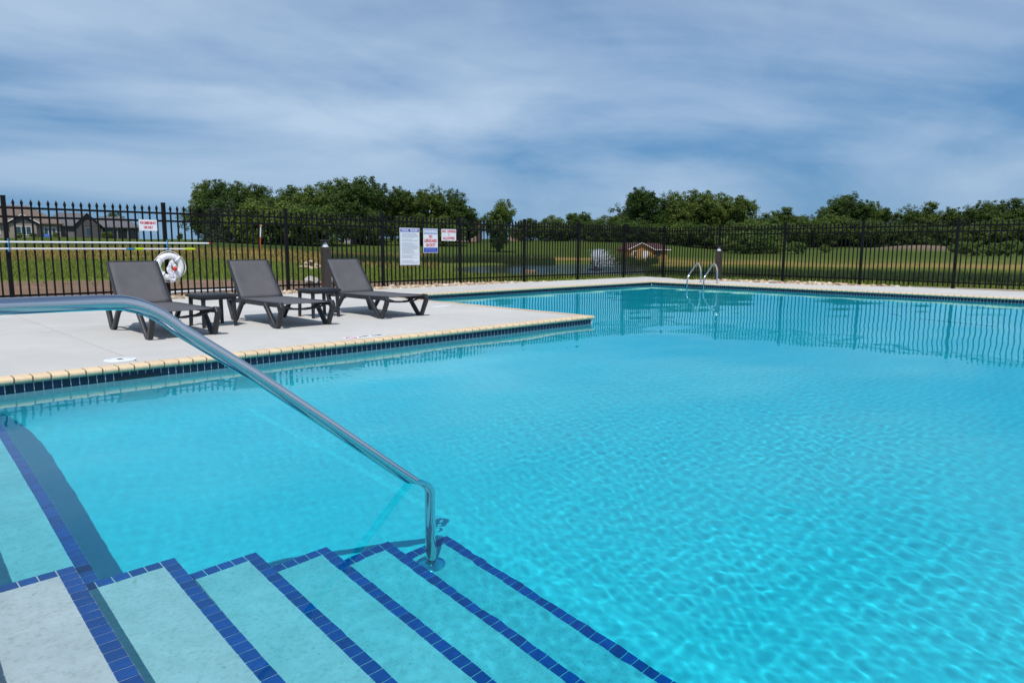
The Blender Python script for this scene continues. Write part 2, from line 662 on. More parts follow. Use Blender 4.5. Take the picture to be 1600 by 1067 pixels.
# pale ridge: a bright line of light painted on the floor beyond the steps
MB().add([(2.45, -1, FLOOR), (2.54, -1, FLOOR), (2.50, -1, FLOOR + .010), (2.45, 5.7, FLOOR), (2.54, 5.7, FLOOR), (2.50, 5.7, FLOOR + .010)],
         [(0, 2, 5, 3), (2, 1, 4, 5)]).build('floor_light_line', 'light_line_white', basin)

cv = MB()  # rounded wall foot, added so the lower wall catches more sun
RC = 0.55
for i in range(13):
    t_ = math.pi / 2 * i / 12
    yy, zz_ = NEAR_Y + .002 - RC * (1 - math.cos(t_)), FLOOR + .001 + RC * (1 - math.sin(t_))
    cv.v += [(0.30, yy, zz_), (PEN_X - .002, yy, zz_)]
    if i:
        j = len(cv.v)
        cv.f.append((j - 4, j - 3, j - 1, j - 2))
cove = cv.build('cove', 'plaster', basin, smooth=True)

# entry steps --------------------------------------------------------------
steps = bpy.data.objects.new('pool_steps', None)
COL.objects.link(steps)
tag(steps, kind='structure')
NOSE = [0.515, 0.845, 1.165, 1.495, 1.83, 2.195]
TRZ = [-0.14, -0.335, -0.53, -0.725, -0.92, -1.12]
END_Y, BACK_Y = 2.68, -1.5
TP, TS = 0.0545, 0.0505      # tile pitch and size
tile_me = MB().box((0, 0, 0), (TS, TS, 0.012)).mesh('tile', 'blue_tile', bevel=0.0022)
for k in range(6):
    x0 = shear(LEFT_X, 0) - shear(0, 0) - 0.0 if k == 0 else NOSE[k - 1]
    sb = MB()
    a = [(shear(x0 - (0.004 if k else 0.0), BACK_Y), BACK_Y), (shear(NOSE[k], BACK_Y), BACK_Y),
         (shear(NOSE[k], END_Y), END_Y), (shear(x0 - (0.004 if k else 0.0), END_Y), END_Y)]
    sb.add([(x, y, TRZ[k]) for x, y in a] + [(x, y, FLOOR) for x, y in a],
           [(0, 1, 2, 3), (1, 0, 4, 5), (2, 1, 5, 6), (3, 2, 6, 7)])
    st = sb.build('step', 'plaster_step', steps)
    rest = MB()
    j = 0
    y = END_Y - TP / 2
    ang = -math.atan(0.037)
    while y > BACK_Y:
        c = (shear(NOSE[k], y) - TS / 2 - 0.001, y, TRZ[k] - 0.0015)
        if y > 0.75 - 0.0 * k:
            o = obj('tile', tile_me, st, c, (random.uniform(-.01, .01), random.uniform(-.01, .01), ang + random.uniform(-.02, .02)))
        else:
            rest.box(c, (TS, TS, 0.012))
        y -= TP
    if rest.v:
        tag(rest.build('tile_row', 'blue_tile', st), kind='stuff')
    x = NOSE[k] - TP * 1.5
    while x > x0 - 0.01:
        if x - TS / 2 > x0 + 0.003 or k == 0:
            obj('tile', tile_me, st, (shear(x, END_Y), END_Y - TS / 2 - 0.001, TRZ[k] - 0.0015),
                (random.uniform(-.01, .01), random.uniform(-.01, .01), random.uniform(-.02, .02)))
        x -= TP

# bench along the left wall beyond the steps
BZ, BX = -0.56, 0.63
bench = MB()
a = [(shear(LEFT_X, END_Y + .001), END_Y + .001), (shear(BX, END_Y + .001), END_Y + .001), (shear(BX, NEAR_Y), NEAR_Y), (shear(LEFT_X, NEAR_Y), NEAR_Y)]
bench.add([(x, y, BZ) for x, y in a] + [(x, y, FLOOR) for x, y in a], [(0, 1, 2, 3), (1, 0, 4, 5), (2, 1, 5, 6)])
bo = bench.build('pool_bench', 'plaster_step')
tag(bo, kind='structure')
y = END_Y + TP / 2 + .004
while y < NEAR_Y - .02:
    obj('tile', tile_me, bo, (shear(BX, y) - TS / 2 - .001, y, BZ - .0015),
        (random.uniform(-.01, .01), random.uniform(-.01, .01), ang + random.uniform(-.02, .02)))
    y += TP

# waterline tiles -----------------------------------------------------------
WP = 0.0606
wt_me = MB().box((0, 0, 0), (0.0555, 0.012, 0.112)).mesh('tile', 'navy_tile', bevel=0.002)
wallgrp = bpy.data.objects.new('pool_edge', None)
COL.objects.link(wallgrp)
tag(wallgrp, kind='structure')


def tile_run(x0, y0, x1, y1, nx, ny, single, name='waterline_band'):
    """a run of waterline tiles on the wall from (x0,y0) to (x1,y1) whose face looks along (nx,ny)"""
    L = math.hypot(x1 - x0, y1 - y0)
    ux, uy = (x1 - x0) / L, (y1 - y0) / L
    bk = MB()
    zc = -0.105
    # grout bed behind the tiles
    p = [(x0 + nx * .0015, y0 + ny * .0015), (x1 + nx * .0015, y1 + ny * .0015)]
    bk.add([(p[0][0], p[0][1], TOP), (p[1][0], p[1][1], TOP), (p[1][0], p[1][1], -0.164), (p[0][0], p[0][1], -0.164)], [(0, 1, 2, 3)])
    bed = bk.build(name, 'grout_white', wallgrp)
    cnt = int(L / WP)
    many = MB()
    rot = math.atan2(uy, ux)
    mz = Matrix.Rotation(rot, 3, 'Z')
    for i in range(cnt):
        s = (i + .5) * WP
        x, y = x0 + ux * s, y0 + uy * s
        if skimmer(x, y):
            continue
        c = (x - nx * .002, y - ny * .002, zc)
        if single:
            obj('tile', wt_me, bed, c, (0, 0, rot + random.uniform(-.012, .012)))
        else:
            many.box(c, (0.0555, 0.012, 0.112), mz)
    if not single:
        tag(many.build('tile_row', 'navy_tile', bed), kind='stuff')
    return bed


def skimmer(x, y):
    return False


tile_run(lx1, NEAR_Y, PEN_X, NEAR_Y, 0, -1, True)
tile_run(PEN_X, NEAR_Y, PEN_X, FAR_Y, 1, 0, False)
tile_run(PEN_X, FAR_Y, RIGHT_X, FAR_Y, 0, -1, False)
tile_run(RIGHT_X, FAR_Y, RIGHT_X, POOL_Y0, -1, 0, False)
tile_run(lx0, POOL_Y0, lx1, NEAR_Y, 1, -0.037, False)

# coping ------------------------------------------------------------------------
CP, CW = 0.118, 0.106
prof = [(0.15, -0.046), (0.15, 0.003), (0.022, 0.004), (0.010, 0.001), (0.002, -0.008), (-0.002, -0.020), (0.0, -0.034), (0.008, -0.043), (0.02, -0.047)]


def coping_mb(wd, mb=None, m4=None):
    mb = mb or MB()
    k = len(prof)
    vs = [Vector((sx * wd / 2, p, z)) for sx in (-1, 1) for p, z in prof]
    if m4 is not None:
        vs = [m4 @ v for v in vs]
    mb.add(vs, [tuple(range(k)), tuple(range(2 * k - 1, k - 1, -1))] + [(i, (i + 1) % k, k + (i + 1) % k, k + i) for i in range(k)])
    return mb


cop_me = coping_mb(CW).mesh('coping_brick', 'coping', smooth=True)


def coping_run(x0, y0, x1, y1, rot, singles):
    """bullnose bricks; rot turns the brick whose nose looks along -Y"""
    L = math.hypot(x1 - x0, y1 - y0)
    ux, uy = (x1 - x0) / L, (y1 - y0) / L
    m3 = Matrix.Rotation(rot, 4, 'Z')
    bed = MB()
    q = [(-L / 2, .006, -.040), (L / 2, .006, -.040), (L / 2, .152, -.040), (-L / 2, .152, -.040),
         (-L / 2, .006, -.006), (L / 2, .006, -.006), (L / 2, .152, .0005), (-L / 2, .152, .0005)]
    mid = Matrix.Translation(((x0 + x1) / 2, (y0 + y1) / 2, 0)) @ m3
    bed.add([mid @ Vector(v) for v in q], [(0, 3, 2, 1), (4, 5, 6, 7), (0, 1, 5, 4), (2, 3, 7, 6), (1, 2, 6, 5), (3, 0, 4, 7)])
    bo_ = bed.build('mortar_bed', 'coping_joint', wallgrp)
    cnt = max(1, round(L / CP))
    pitch = L / cnt
    many = MB()
    for i in range(cnt):
        s = (i + .5) * pitch
        x, y = x0 + ux * s, y0 + uy * s
        if singles:
            obj('coping_brick', cop_me, bo_, (x, y, random.uniform(-.001, .001)), (0, 0, rot + random.uniform(-.006, .006)))
        else:
            coping_mb(CW, many, Matrix.Translation((x, y, 0)) @ m3)
    if not singles:
        tag(many.build('coping_row', 'coping', bo_, smooth=True), kind='stuff')


NOSE_OUT = 0.022
coping_run(lx1 - .1, NEAR_Y - NOSE_OUT, PEN_X - 0.128, NEAR_Y - NOSE_OUT, 0, True)
coping_run(PEN_X + NOSE_OUT, NEAR_Y + 0.128, PEN_X + NOSE_OUT, FAR_Y - .02, math.pi / 2, True)
coping_run(PEN_X - .17, FAR_Y - NOSE_OUT, RIGHT_X + .02, FAR_Y - NOSE_OUT, 0, False)
coping_run(RIGHT_X - NOSE_OUT, FAR_Y + .128, RIGHT_X - NOSE_OUT, POOL_Y0, -math.pi / 2, False)
coping_run(lx0 + NOSE_OUT, POOL_Y0, lx1 + NOSE_OUT, NEAR_Y - .02, math.pi / 2 - math.atan(.037), False)
# corner brick of the peninsula, rounded on two sides
cb = MB()
x1_, y0_ = PEN_X + NOSE_OUT, NEAR_Y - NOSE_OUT
rows = []
for p, z in prof[1:]:
    rows.append([(x1_ - .148, y0_ + p, z), (x1_ - p, y0_ + p, z), (x1_ - p, y0_ + .148, z)])
k = len(rows)
cb.add([v for r_ in rows for v in r_] + [(x1_ - .148, y0_ + .148, .003), (x1_ - .148, y0_ + .148, -.047)],
       [(3 * i, 3 * i + 1, 3 * i + 4, 3 * i + 3) for i in range(k - 1)] + [(3 * i + 1, 3 * i + 2, 3 * i + 5, 3 * i + 4) for i in range(k - 1)])
cb.build('corner_brick', 'coping', wallgrp, smooth=True)

# deck slabs ---------------------------------------------------------------------
deck = bpy.data.objects.new('pool_deck', None)
COL.objects.link(deck)
tag(deck, kind='structure')


def slab(x0, y0, x1, y1, poly=None):
    g = 0.0055
    mb = MB()
    if poly is None:
        poly = [(x0 + g, y0 + g), (x1 - g, y0 + g), (x1 - g, y1 - g), (x0 + g, y1 - g)]
    k = len(poly)
    e = 0.006
    cx_, cy_ = sum(p[0] for p in poly) / k, sum(p[1] for p in poly) / k
    inn = [(x + math.copysign(e, cx_ - x), y + math.copysign(e, cy_ - y)) for x, y in poly]
    mb.add([(x, y, -.15) for x, y in poly] + [(x, y, -.006) for x, y in poly] + [(x, y, 0) for x, y in inn],
           [tuple(range(2 * k, 3 * k))] + [(i, (i + 1) % k, k + (i + 1) % k, k + i) for i in range(k)]
           + [(k + i, k + (i + 1) % k, 2 * k + (i + 1) % k, 2 * k + i) for i in range(k)])
    return mb.build('slab', 'concrete', deck)


CB = 0.128                    # coping covers this much behind the tiled face
xs = [-9, -5.9, -3.3, -0.75, 1.83, 4.85, PEN_X - CB]
ys = [NEAR_Y + CB, 9.20, 11.55, 13.42]
for i in range(len(xs) - 1):
    for j in range(len(ys) - 1):
        slab(xs[i], ys[j], xs[i + 1], ys[j + 1])
xs2 = [PEN_X - CB, 10.6, 13.4, RIGHT_X + CB]
for i in range(3):
    slab(xs2[i], FAR_Y + CB, xs2[i + 1], 13.42)
slab(0, 0, 0, 0, [(RIGHT_X + CB + .004, FAR_Y + CB), (19.15, FAR_Y + CB), (19.7, 12.3), (19.9, 13.42), (RIGHT_X + CB + .004, 13.42)])
ys3 = [POOL_Y0, -0.2, 2.6, 5.2, 7.6, FAR_Y + CB]
xr = [19.9, 19.9, 20.05, 20.2, 19.15, 19.15]
for i in range(5):
    xa, xb_ = xr[i], xr[i + 1]
    slab(0, 0, 0, 0, [(RIGHT_X + CB, ys3[i] + .003), (xa, ys3[i] + .003), (xb_, ys3[i + 1] - .003), (RIGHT_X + CB, ys3[i + 1] - .003)])
ys4 = [-7, -3.0, -0.4, 2.2, 4.8, NEAR_Y + CB]
for i in range(5):
    for xa, xb_ in ((-9, -5.9), (-5.9, -3.3), (-3.3, -1.2)):
        slab(xa, ys4[i], xb_, ys4[i + 1])
    slab(0, 0, 0, 0, [(-1.193, ys4[i] + .003), (shear(LEFT_X, ys4[i]) - CB, ys4[i] + .003), (shear(LEFT_X, ys4[i + 1]) - CB, ys4[i + 1] - .003), (-1.193, ys4[i + 1] - .003)])
for xa, xb_ in ((-1.2, 3), (3, 8), (8, 13), (13, 19.9)):
    slab(xa if xa > 0 else lx0 - CB, -7, xb_, POOL_Y0 - .01)

# water surface ----------------------------------------------------------------


def axis(a, b, near, s0, s1, reach):
    """samples from a to b, spacing s0 close to 'near', growing to s1"""
    def side(p, q):
        out_, x = [p], p
        sg = 1 if q > p else -1
        while abs(q - x) > 1e-6:
            st = s0 + (s1 - s0) * min(1, abs(x - near) / reach)
            if abs(q - x) < st * 1.5:
                x = q
            else:
                x += sg * st
            out_.append(x)
        return out_
    return np.array(side(a, b))


XA = axis(-0.12, RIGHT_X - .001, 2.5, 0.0120, 0.032, 7)
YB = axis(POOL_Y0 + .01, NEAR_Y - .0, 1.5, 0.0120, 0.028, 5)
YC = axis(NEAR_Y, FAR_Y - .001, NEAR_Y, 0.030, 0.036, 5)[1:]
YA = np.concatenate([YB, YC])
gx, gy = np.meshgrid(XA, YA, indexing='ij')


def vn0(x, y):
    return (np.sin(1.1 * x + .7 * y) + np.sin(.6 * x - 1.3 * y + 2) + np.sin(2.1 * x + 1.9 * y + 1) + np.sin(-1.7 * x + 2.6 * y)) / 4


def ripples(x, y):
    z = np.zeros_like(x)
    r2 = np.random.default_rng(5)
    # strength: livelier in the open middle near the return jet, calm toward the far walls and in the corner
    d = np.hypot(x - 3.6, (y - 0.9) * 1.1)
    amp = 0.28 + 0.42 * np.exp(-(d / 2.6) ** 2) + 0.14 * np.exp(-(np.hypot(x - 6, y - 2) / 4.5) ** 2)
    amp *= 1 + 0.45 * vn0(x, y)
    amp *= 1 - 0.15 * np.exp(-(np.hypot(x - 1.2, y - 2.0) / 1.3) ** 2)
    for i in range(80):
        lam = 0.040 * (3.6 ** r2.random())
        th = r2.normal(0.9, 1.1)
        k = 2 * np.pi / lam
        a = 0.0017 / k * (0.6 + 0.8 * r2.random())
        ph = r2.random() * 6.283
        cx_, sy_ = np.cos(th), np.sin(th)
        z += a * np.sin(k * (x * cx_ + y * sy_) + ph + 0.7 * np.sin(0.9 * x * sy_ - 0.8 * y * cx_ + ph * 3))
    z *= amp
    # broader wavelets running in from the near side
    loc_ = np.exp(-(np.hypot(x - 3.3, y - 0.4) / 1.7) ** 2)
    for i in range(26):
        lam = 0.085 + 0.085 * r2.random()
        th = r2.normal(0.6, 1.2)
        k = 2 * np.pi / lam
        z += loc_ * 0.0015 / k * np.sin(k * (x * np.cos(th) + y * np.sin(th)) + r2.random() * 6.283)
    # rings spreading from the floor return
    q = np.hypot(x - 2.95, y - 1.25)
    q = q * (1 + .10 * np.sin(3 * np.arctan2(y - 1.25, x - 2.95) + 1.0)) + .03 * np.sin(9 * x + 4 * y)
    z += 0.00012 * np.sin(q * 2 * np.pi / 0.085) * np.exp(-(q / 0.42) ** 2) * (.6 + .4 * np.sin(2 * np.arctan2(y - 1.25, x - 2.95)))
    # long slow swell
    for lam, th, a in ((1.7, 0.3, .0009), (1.1, 1.9, .0006), (2.6, -0.7, .0012), (0.8, 1.2, .0005)):
        k = 2 * np.pi / lam
        z += a * np.sin(k * (x * np.cos(th) + y * np.sin(th)) + th * 7)
    return z


gz = WL + ripples(gx, gy)
ni, nj = gx.shape
verts = np.stack([gx, gy, gz], -1).reshape(-1, 3)
idx = np.arange(ni * nj).reshape(ni, nj)
cxm = (gx[:-1, :-1] + gx[1:, 1:]) / 2
cym = (gy[:-1, :-1] + gy[1:, 1:]) / 2
keep = ~((cxm < PEN_X) & (cym > NEAR_Y)) & (cxm > shear(LEFT_X - .02, cym))
quads = np.stack([idx[:-1, :-1], idx[1:, :-1], idx[1:, 1:], idx[:-1, 1:]], -1)[keep]
used = np.unique(quads)
remap = np.full(ni * nj, -1)
remap[used] = np.arange(len(used))
wme = np_mesh('water_surface', verts[used], remap[quads], 'pool_water', smooth=True)
water = obj('water_surface', wme)
tag(water, kind='structure')
water.cycles.is_caustics_caster = True
for o in [basin, bo] + [c for s in (steps,) for c in s.children]:
    o.cycles.is_caustics_receiver = True
    for c in o.children:
        c.cycles.is_caustics_receiver = True

# the body of water (what tints the depth); its top lies a centimetre over the ripples' mean
wb = MB()
e = 0.008
pr = [(lx0 - e, POOL_Y0 - e), (RIGHT_X + e, POOL_Y0 - e), (RIGHT_X + e, FAR_Y + e), (PEN_X - e, FAR_Y + e), (PEN_X - e, NEAR_Y + e), (lx1 - e, NEAR_Y + e)]
k = len(pr)
zt, zb = WL + 0.010, FLOOR - 0.4
wb.add([(x, y, zb) for x, y in pr] + [(x, y, zt) for x, y in pr],
       [tuple(range(k))[::-1], tuple(range(k, 2 * k))] + [(i, (i + 1) % k, k + (i + 1) % k, k + i) for i in range(k)])
tag(wb.build('water', 'water_body'), kind='structure')

# blue tile lines on the floor of the far bay
lines = MB()
for (xa, ya, xb_, yb_, z) in ((15.95, 4.9, 15.70, 4.25, FLOOR - .09), (14.25, 4.06, 13.95, 3.78, FLOOR - .065), (13.66, 3.42, 13.24, 2.18, FLOOR - .055)):
    L = math.hypot(xb_ - xa, yb_ - ya)
    q = Matrix.Rotation(math.atan2(yb_ - ya, xb_ - xa), 3, 'Z')
    for i in range(int(L / .055)):
        t_ = (i + .5) * .055 / L
        lines.box((xa + (xb_ - xa) * t_, ya + (yb_ - ya) * t_, z + .006), (.05, .05, .012), q)
lo = lines.build('tile_line', 'blue_tile', basin)
tag(lo, kind='stuff')
lo.cycles.is_caustics_receiver = True

# ------------------------------------------------------------------ terrain
def smooth(a, b, x):
    t_ = np.clip((x - a) / (b - a), 0, 1)
    return t_ * t_ * (3 - 2 * t_)


def vnoise(x, y, s, seed):
    """cheap smooth noise from a few sines"""
    r3 = np.random.default_rng(seed)
    z = 0
    for i in range(7):
        th, ph = r3.random(2) * 6.283
        f = (0.6 + 1.6 * r3.random()) / s * 2
        z = z + np.sin(f * (x * np.cos(th) + y * np.sin(th)) + ph)
    return z / 3.2


def polar(x, y):
    r = np.hypot(x, y)
    a = 45.0 - np.degrees(np.arctan2(y, x))        # degrees right of the view axis
    a = (a + 180) % 360 - 180
    return r, a


POND = (az_point(905, 52), 14.0, 8.0)
POND_Z = -0.62


def pond_d(x, y):
    (cx_, cy_), ra, rt = POND
    an = math.atan2(cy_, cx_)
    u = (x - cx_) * math.cos(an) + (y - cy_) * math.sin(an)
    v = -(x - cx_) * math.sin(an) + (y - cy_) * math.cos(an)
    return np.hypot(u / ra, v / rt) + 0.06 * vnoise(x, y, 6, 3)


def ground_z(x, y):
    x, y = np.asarray(x, float), np.asarray(y, float)
    r, a = polar(x, y)
    zl = np.interp(r, [0, 16, 30, 60, 100, 150, 220, 400, 3000], [-.03, -.03, -.10, -.05, .75, 1.9, 2.2, 3.2, 14])
    zm = np.interp(r, [0, 18, 30, 38, 66, 80, 120, 150, 220, 400, 3000], [-.03, -.03, -.35, -.55, -.55, -.3, .15, 1.9, 3, 5, 18])
    zr = np.interp(r, [0, 22, 28, 34, 60, 70, 120, 200, 300, 500, 3000], [-.03, -.04, -.3, -.5, -.45, -.3, .2, 1.5, 4.5, 6, 14])
    wl = smooth(-8, -24, a) * (np.abs(a) < 130)
    wr = smooth(9, 19, a)
    z = zm * (1 - wl) * (1 - wr) + zl * wl + zr * wr
    und = smooth(25, 60, r) * np.minimum(r / 100, 1.6)
    z = z + und * 0.16 * vnoise(x, y, 17, 1) + smooth(80, 160, r) * 0.12 * vnoise(x, y, 9, 2)
    # bare earth mound on the right
    mx_, my_ = az_point(1450, 150)
    z = z + 0.9 * np.exp(-((x - mx_) ** 2 + (y - my_) ** 2) / 9.0 ** 2)
    d = pond_d(x, y)
    z = np.where(d < 1.25, z * smooth(0.85, 1.25, d) + (1 - smooth(0.85, 1.25, d)) * (-1.1), z)
    return z


def grow(a, s0, g, end):
    out_, x, s = [], a, s0
    sg = 1 if end > a else -1
    while (end - x) * sg > 0:
        x += sg * s
        s *= g
        out_.append(x)
    return out_


HX0, HX1, HY0, HY1 = -9.0, 19.0, -7.0, 13.30
ax_ = sorted(grow(HX0, .8, 1.10, -2600)) + list(np.linspace(HX0, HX1, 50)) + grow(HX1, .45, 1.022, 2600)
ay_ = sorted(grow(HY0, .8, 1.10, -2600)) + list(np.linspace(HY0, HY1, 36)) + grow(HY1, .35, 1.022, 2600)
ax_, ay_ = np.array(ax_), np.array(ay_)
tx, ty = np.meshgrid(ax_, ay_, indexing='ij')
tz = ground_z(tx, ty)
r_, a_ = polar(tx, ty)
SOIL, GREEN, TAN, DARK = np.array((.20, .130, .090)), np.array((.095, .140, .022)), np.array((.30, .19, .065)), np.array((.040, .064, .014))
OLIVE, LAWN, DIRT, GRAVEL = np.array((.098, .112, .027)), np.array((.062, .092, .018)), np.array((.165, .12, .085)), np.array((.36, .29, .22))
nz = vnoise(tx, ty, 5, 8)


def blend(c, col_, wgt):
    wgt = np.clip(wgt, 0, 1)[..., None]
    return c * (1 - wgt) + col_ * wgt


rl = r_ * (1 + .05 * nz)
wl = smooth(-4, -16, a_)
wr = smooth(9, 16, a_)
c = np.broadcast_to(GREEN, tx.shape + (3,)).copy()
tan_l = .8 * smooth(48, 58, rl) * (1 - smooth(84, 100, rl)) * wl * (.75 + .25 * vnoise(tx, ty, 9, 14))
tan_m = smooth(68, 72, rl) * (1 - smooth(80, 90, rl)) * (1 - wl) * (1 - wr)
tan_r = .6 * smooth(56, 63, rl) * (1 - smooth(70, 82, rl)) * wr * (.8 + .3 * vnoise(tx, ty, 9, 15))
c = blend(c, OLIVE, smooth(40, 60, r_) * .6)
c = blend(c, OLIVE, wr * .7)
c = blend(c, LAWN, smooth(80, 95, r_))
c = blend(c, DARK, smooth(88, 96, rl) * (1 - smooth(112, 122, rl)) * wl)
c = blend(c, DARK, smooth(140, 165, r_) * (1 - wl))
c = blend(c, TAN, tan_l + tan_m + tan_r)
mx_, my_ = az_point(1450, 150)
c = blend(c, DIRT, 1.5 * np.exp(-((tx - mx_) ** 2 + (ty - my_) ** 2) / 11.0 ** 2) - .2)
soil_w = np.interp(a_, [-40, -33, -18, -4, 4, 9], [11.5, 9.8, 6.2, 3.2, 1.2, .3])
c = blend(c, SOIL, (1 - smooth(13.9, 14.5, ty - soil_w + .5 * nz)) * (tx < 22) * (1 - wr))
c = blend(c, GRAVEL, (ty < 13.9) * (tx < 22.0) * 1.0)
c = blend(c, np.array((.03, .035, .025)), 1 - smooth(.9, 1.1, pond_d(tx, ty)))
ni, nj = tx.shape
idx = np.arange(ni * nj).reshape(ni, nj)
cxm, cym = (tx[:-1, :-1] + tx[1:, 1:]) / 2, (ty[:-1, :-1] + ty[1:, 1:]) / 2
keep = ~((cxm > HX0) & (cxm < HX1) & (cym > HY0) & (cym < HY1))
quads = np.stack([idx[:-1, :-1], idx[1:, :-1], idx[1:, 1:], idx[:-1, 1:]], -1)[keep]
gme = np_mesh('ground', np.stack([tx, ty, tz], -1).reshape(-1, 3), quads, 'terrain', c.reshape(-1, 3), smooth=True)
tag(obj('ground', gme), kind='structure')

# pond sheet
(pcx, pcy), ra, rt = POND
an = math.atan2(pcy, pcx)
pv = [(pcx + 1.15 * (ra * math.cos(t_) * math.cos(an) - rt * math.sin(t_) * math.sin(an)),
       pcy + 1.15 * (ra * math.cos(t_) * math.sin(an) + rt * math.sin(t_) * math.cos(an)), POND_Z) for t_ in np.linspace(0, 2 * math.pi, 60, endpoint=False)]
tag(MB().add(pv, [tuple(range(60))]).build('pond', 'pond_water'), kind='structure')


# blades -------------------------------------------------------------------------
def blades(name, xs_, ys_, h0, h1, wd, cols, label, cat, lean=.35):
    k = len(xs_)
    z0 = ground_z(xs_, ys_) - .02
    th = rng.random(k) * 6.283
    h = h0 + (h1 - h0) * rng.random(k) ** 1.3
    wv = wd * (.6 + .8 * rng.random(k))
    lx, ly = rng.normal(0, lean, k) * h, rng.normal(0, lean, k) * h
    dx, dy = np.cos(th) * wv, np.sin(th) * wv
    v = np.empty((k, 3, 3))
    v[:, 0] = np.stack([xs_ - dx, ys_ - dy, z0], -1)
    v[:, 1] = np.stack([xs_ + dx, ys_ + dy, z0], -1)
    v[:, 2] = np.stack([xs_ + lx, ys_ + ly, z0 + h], -1)
    cc = np.asarray(cols)[rng.integers(0, len(cols), k)] * (.7 + .6 * rng.random(k))[:, None]
    me = np_mesh(name, v.reshape(-1, 3), np.arange(3 * k).reshape(-1, 3), 'grass_blades', np.repeat(cc, 3, 0))
    return tag(obj(name, me), label, cat, kind='stuff')


def ring_pts(k, a0, a1, r0, r1):
    r = np.sqrt(r0 ** 2 + (r1 ** 2 - r0 ** 2) * rng.random(k))
    th = np.radians(45 - (a0 + (a1 - a0) * rng.random(k)))
    return r * np.cos(th), r * np.sin(th)


def off_site(x, y, m_=0.25):
    """outside the fence"""
    fx = 21.55 - .132 / .991 * (13.87 - y)
    return (y > 13.87 + m_) | (x > fx + m_)


x, y = ring_pts(120000, -40, 40, 14, 54)
r0_, a0_ = polar(x, y)
soil = 13.9 + np.interp(a0_, [-40, -33, -18, -4, 4, 9], [11.5, 9.8, 6.2, 3.2, 1.2, .3]) + .5 * vnoise(x, y, 5, 8) + np.abs(rng.normal(0, .5, len(x))) * np.where(rng.random(len(x)) < .12, -6, 1)
ok = off_site(x, y) & ((y > soil) | (x > 22.5)) & (rng.random(len(x)) < np.clip(30 / r0_, 0, 1)) & (pond_d(x, y) > 1.0)
blades('meadow_grass', x[ok], y[ok], .06, .26, .016, [(.155, .225, .034), (.13, .20, .03), (.20, .245, .046), (.24, .22, .07)],
       'bright green meadow grass beyond the black fence', 'grass')
x, y = ring_pts(42000, -42, -6, 50, 96)
ok = (rng.random(len(x)) < .35 + .5 * (vnoise(x, y, 7, 4) > -.2))
blades('dry_grass', x[ok], y[ok], .10, .38, .035, [(.40, .27, .10), (.31, .23, .075), (.19, .19, .05), (.12, .155, .035)],
       'tan dry grass on the slope behind the left meadow', 'grass')
x1, y1 = ring_pts(16000, -15, 3.5, 63, 68)
x2, y2 = ring_pts(6000, 6.5, 12, 64, 68)
x3, y3 = ring_pts(42000, 11, 40, 30.5, 35.5)
x, y = np.concatenate([x1, x2, x3]), np.concatenate([y1, y2, y3])
ok = (vnoise(x, y, 3, 6) > -.75) & (pond_d(x, y) > .93)
blades('reeds', x[ok], y[ok], .28, np.where(polar(x[ok], y[ok])[0] > 50, .95, .66), .022, [(.052, .092, .040), (.065, .105, .042), (.085, .115, .042)],
       'dark green reeds growing around the pond', 'reeds', .12)

# river stones along the fence ---------------------------------------------------------
ico = bmesh.new()
bmesh.ops.create_icosphere(ico, subdivisions=1, radius=1)
iv = np.array([v.co[:] for v in ico.verts])
ifc = np.array([[v.index for v in f.verts] for f in ico.faces])
ico.free()


def stones(name, xs_, ys_, rad, label):
    k = len(xs_)
    s = rad * (.5 + rng.random(k) ** 2 * 1.1)
    sc = s[:, None] * (np.array([1, .8, .55]) * (.75 + .5 * rng.random((k, 3))))
    th = rng.random(k) * 6.283
    v = iv[None] * sc[:, None, :] * (1 + .18 * rng.normal(size=(k, len(iv), 1)))
    x_ = v[..., 0] * np.cos(th)[:, None] - v[..., 1] * np.sin(th)[:, None]
    y_ = v[..., 0] * np.sin(th)[:, None] + v[..., 1] * np.cos(th)[:, None]
    v = np.stack([x_ + xs_[:, None], y_ + ys_[:, None], v[..., 2] + (ground_z(xs_, ys_) + sc[:, 2] * .6)[:, None]], -1)
    f = (ifc[None] + (np.arange(k) * len(iv))[:, None, None]).reshape(-1, 3)
    pal = np.array([(.50, .39, .27), (.40, .28, .18), (.60, .52, .42), (.34, .27, .21), (.46, .33, .24), (.56, .44, .30)])
    cc = pal[rng.integers(0, len(pal), k)] * (.7 + .5 * rng.random(k))[:, None]
    me = np_mesh(name, v.reshape(-1, 3), f, 'terrain', np.repeat(cc, len(iv), 0))
    return tag(obj(name, me), label, 'stones', kind='stuff')


k = 3600
sx, sy = -2 + 23.2 * rng.random(k), 13.44 + .48 * rng.random(k)
k2 = 3800
bx_, by_ = 19.0 + 2.4 * rng.random(k2), 13.7 - 15 * rng.random(k2)
fxl = 21.55 - .132 / .991 * (13.87 - by_)
edge = np.interp(by_, [-3, 2.6, 5.2, 7.6, 11.6, 12.3, 13.4], [19.9, 20.0, 20.2, 19.15, 19.15, 19.7, 19.9])
okb = (bx_ > edge + .04) & (bx_ < fxl - .15)
stones('river_stones', np.concatenate([sx, bx_[okb]]), np.concatenate([sy, by_[okb]]), .062, 'tan river stones along the foot of the fence')
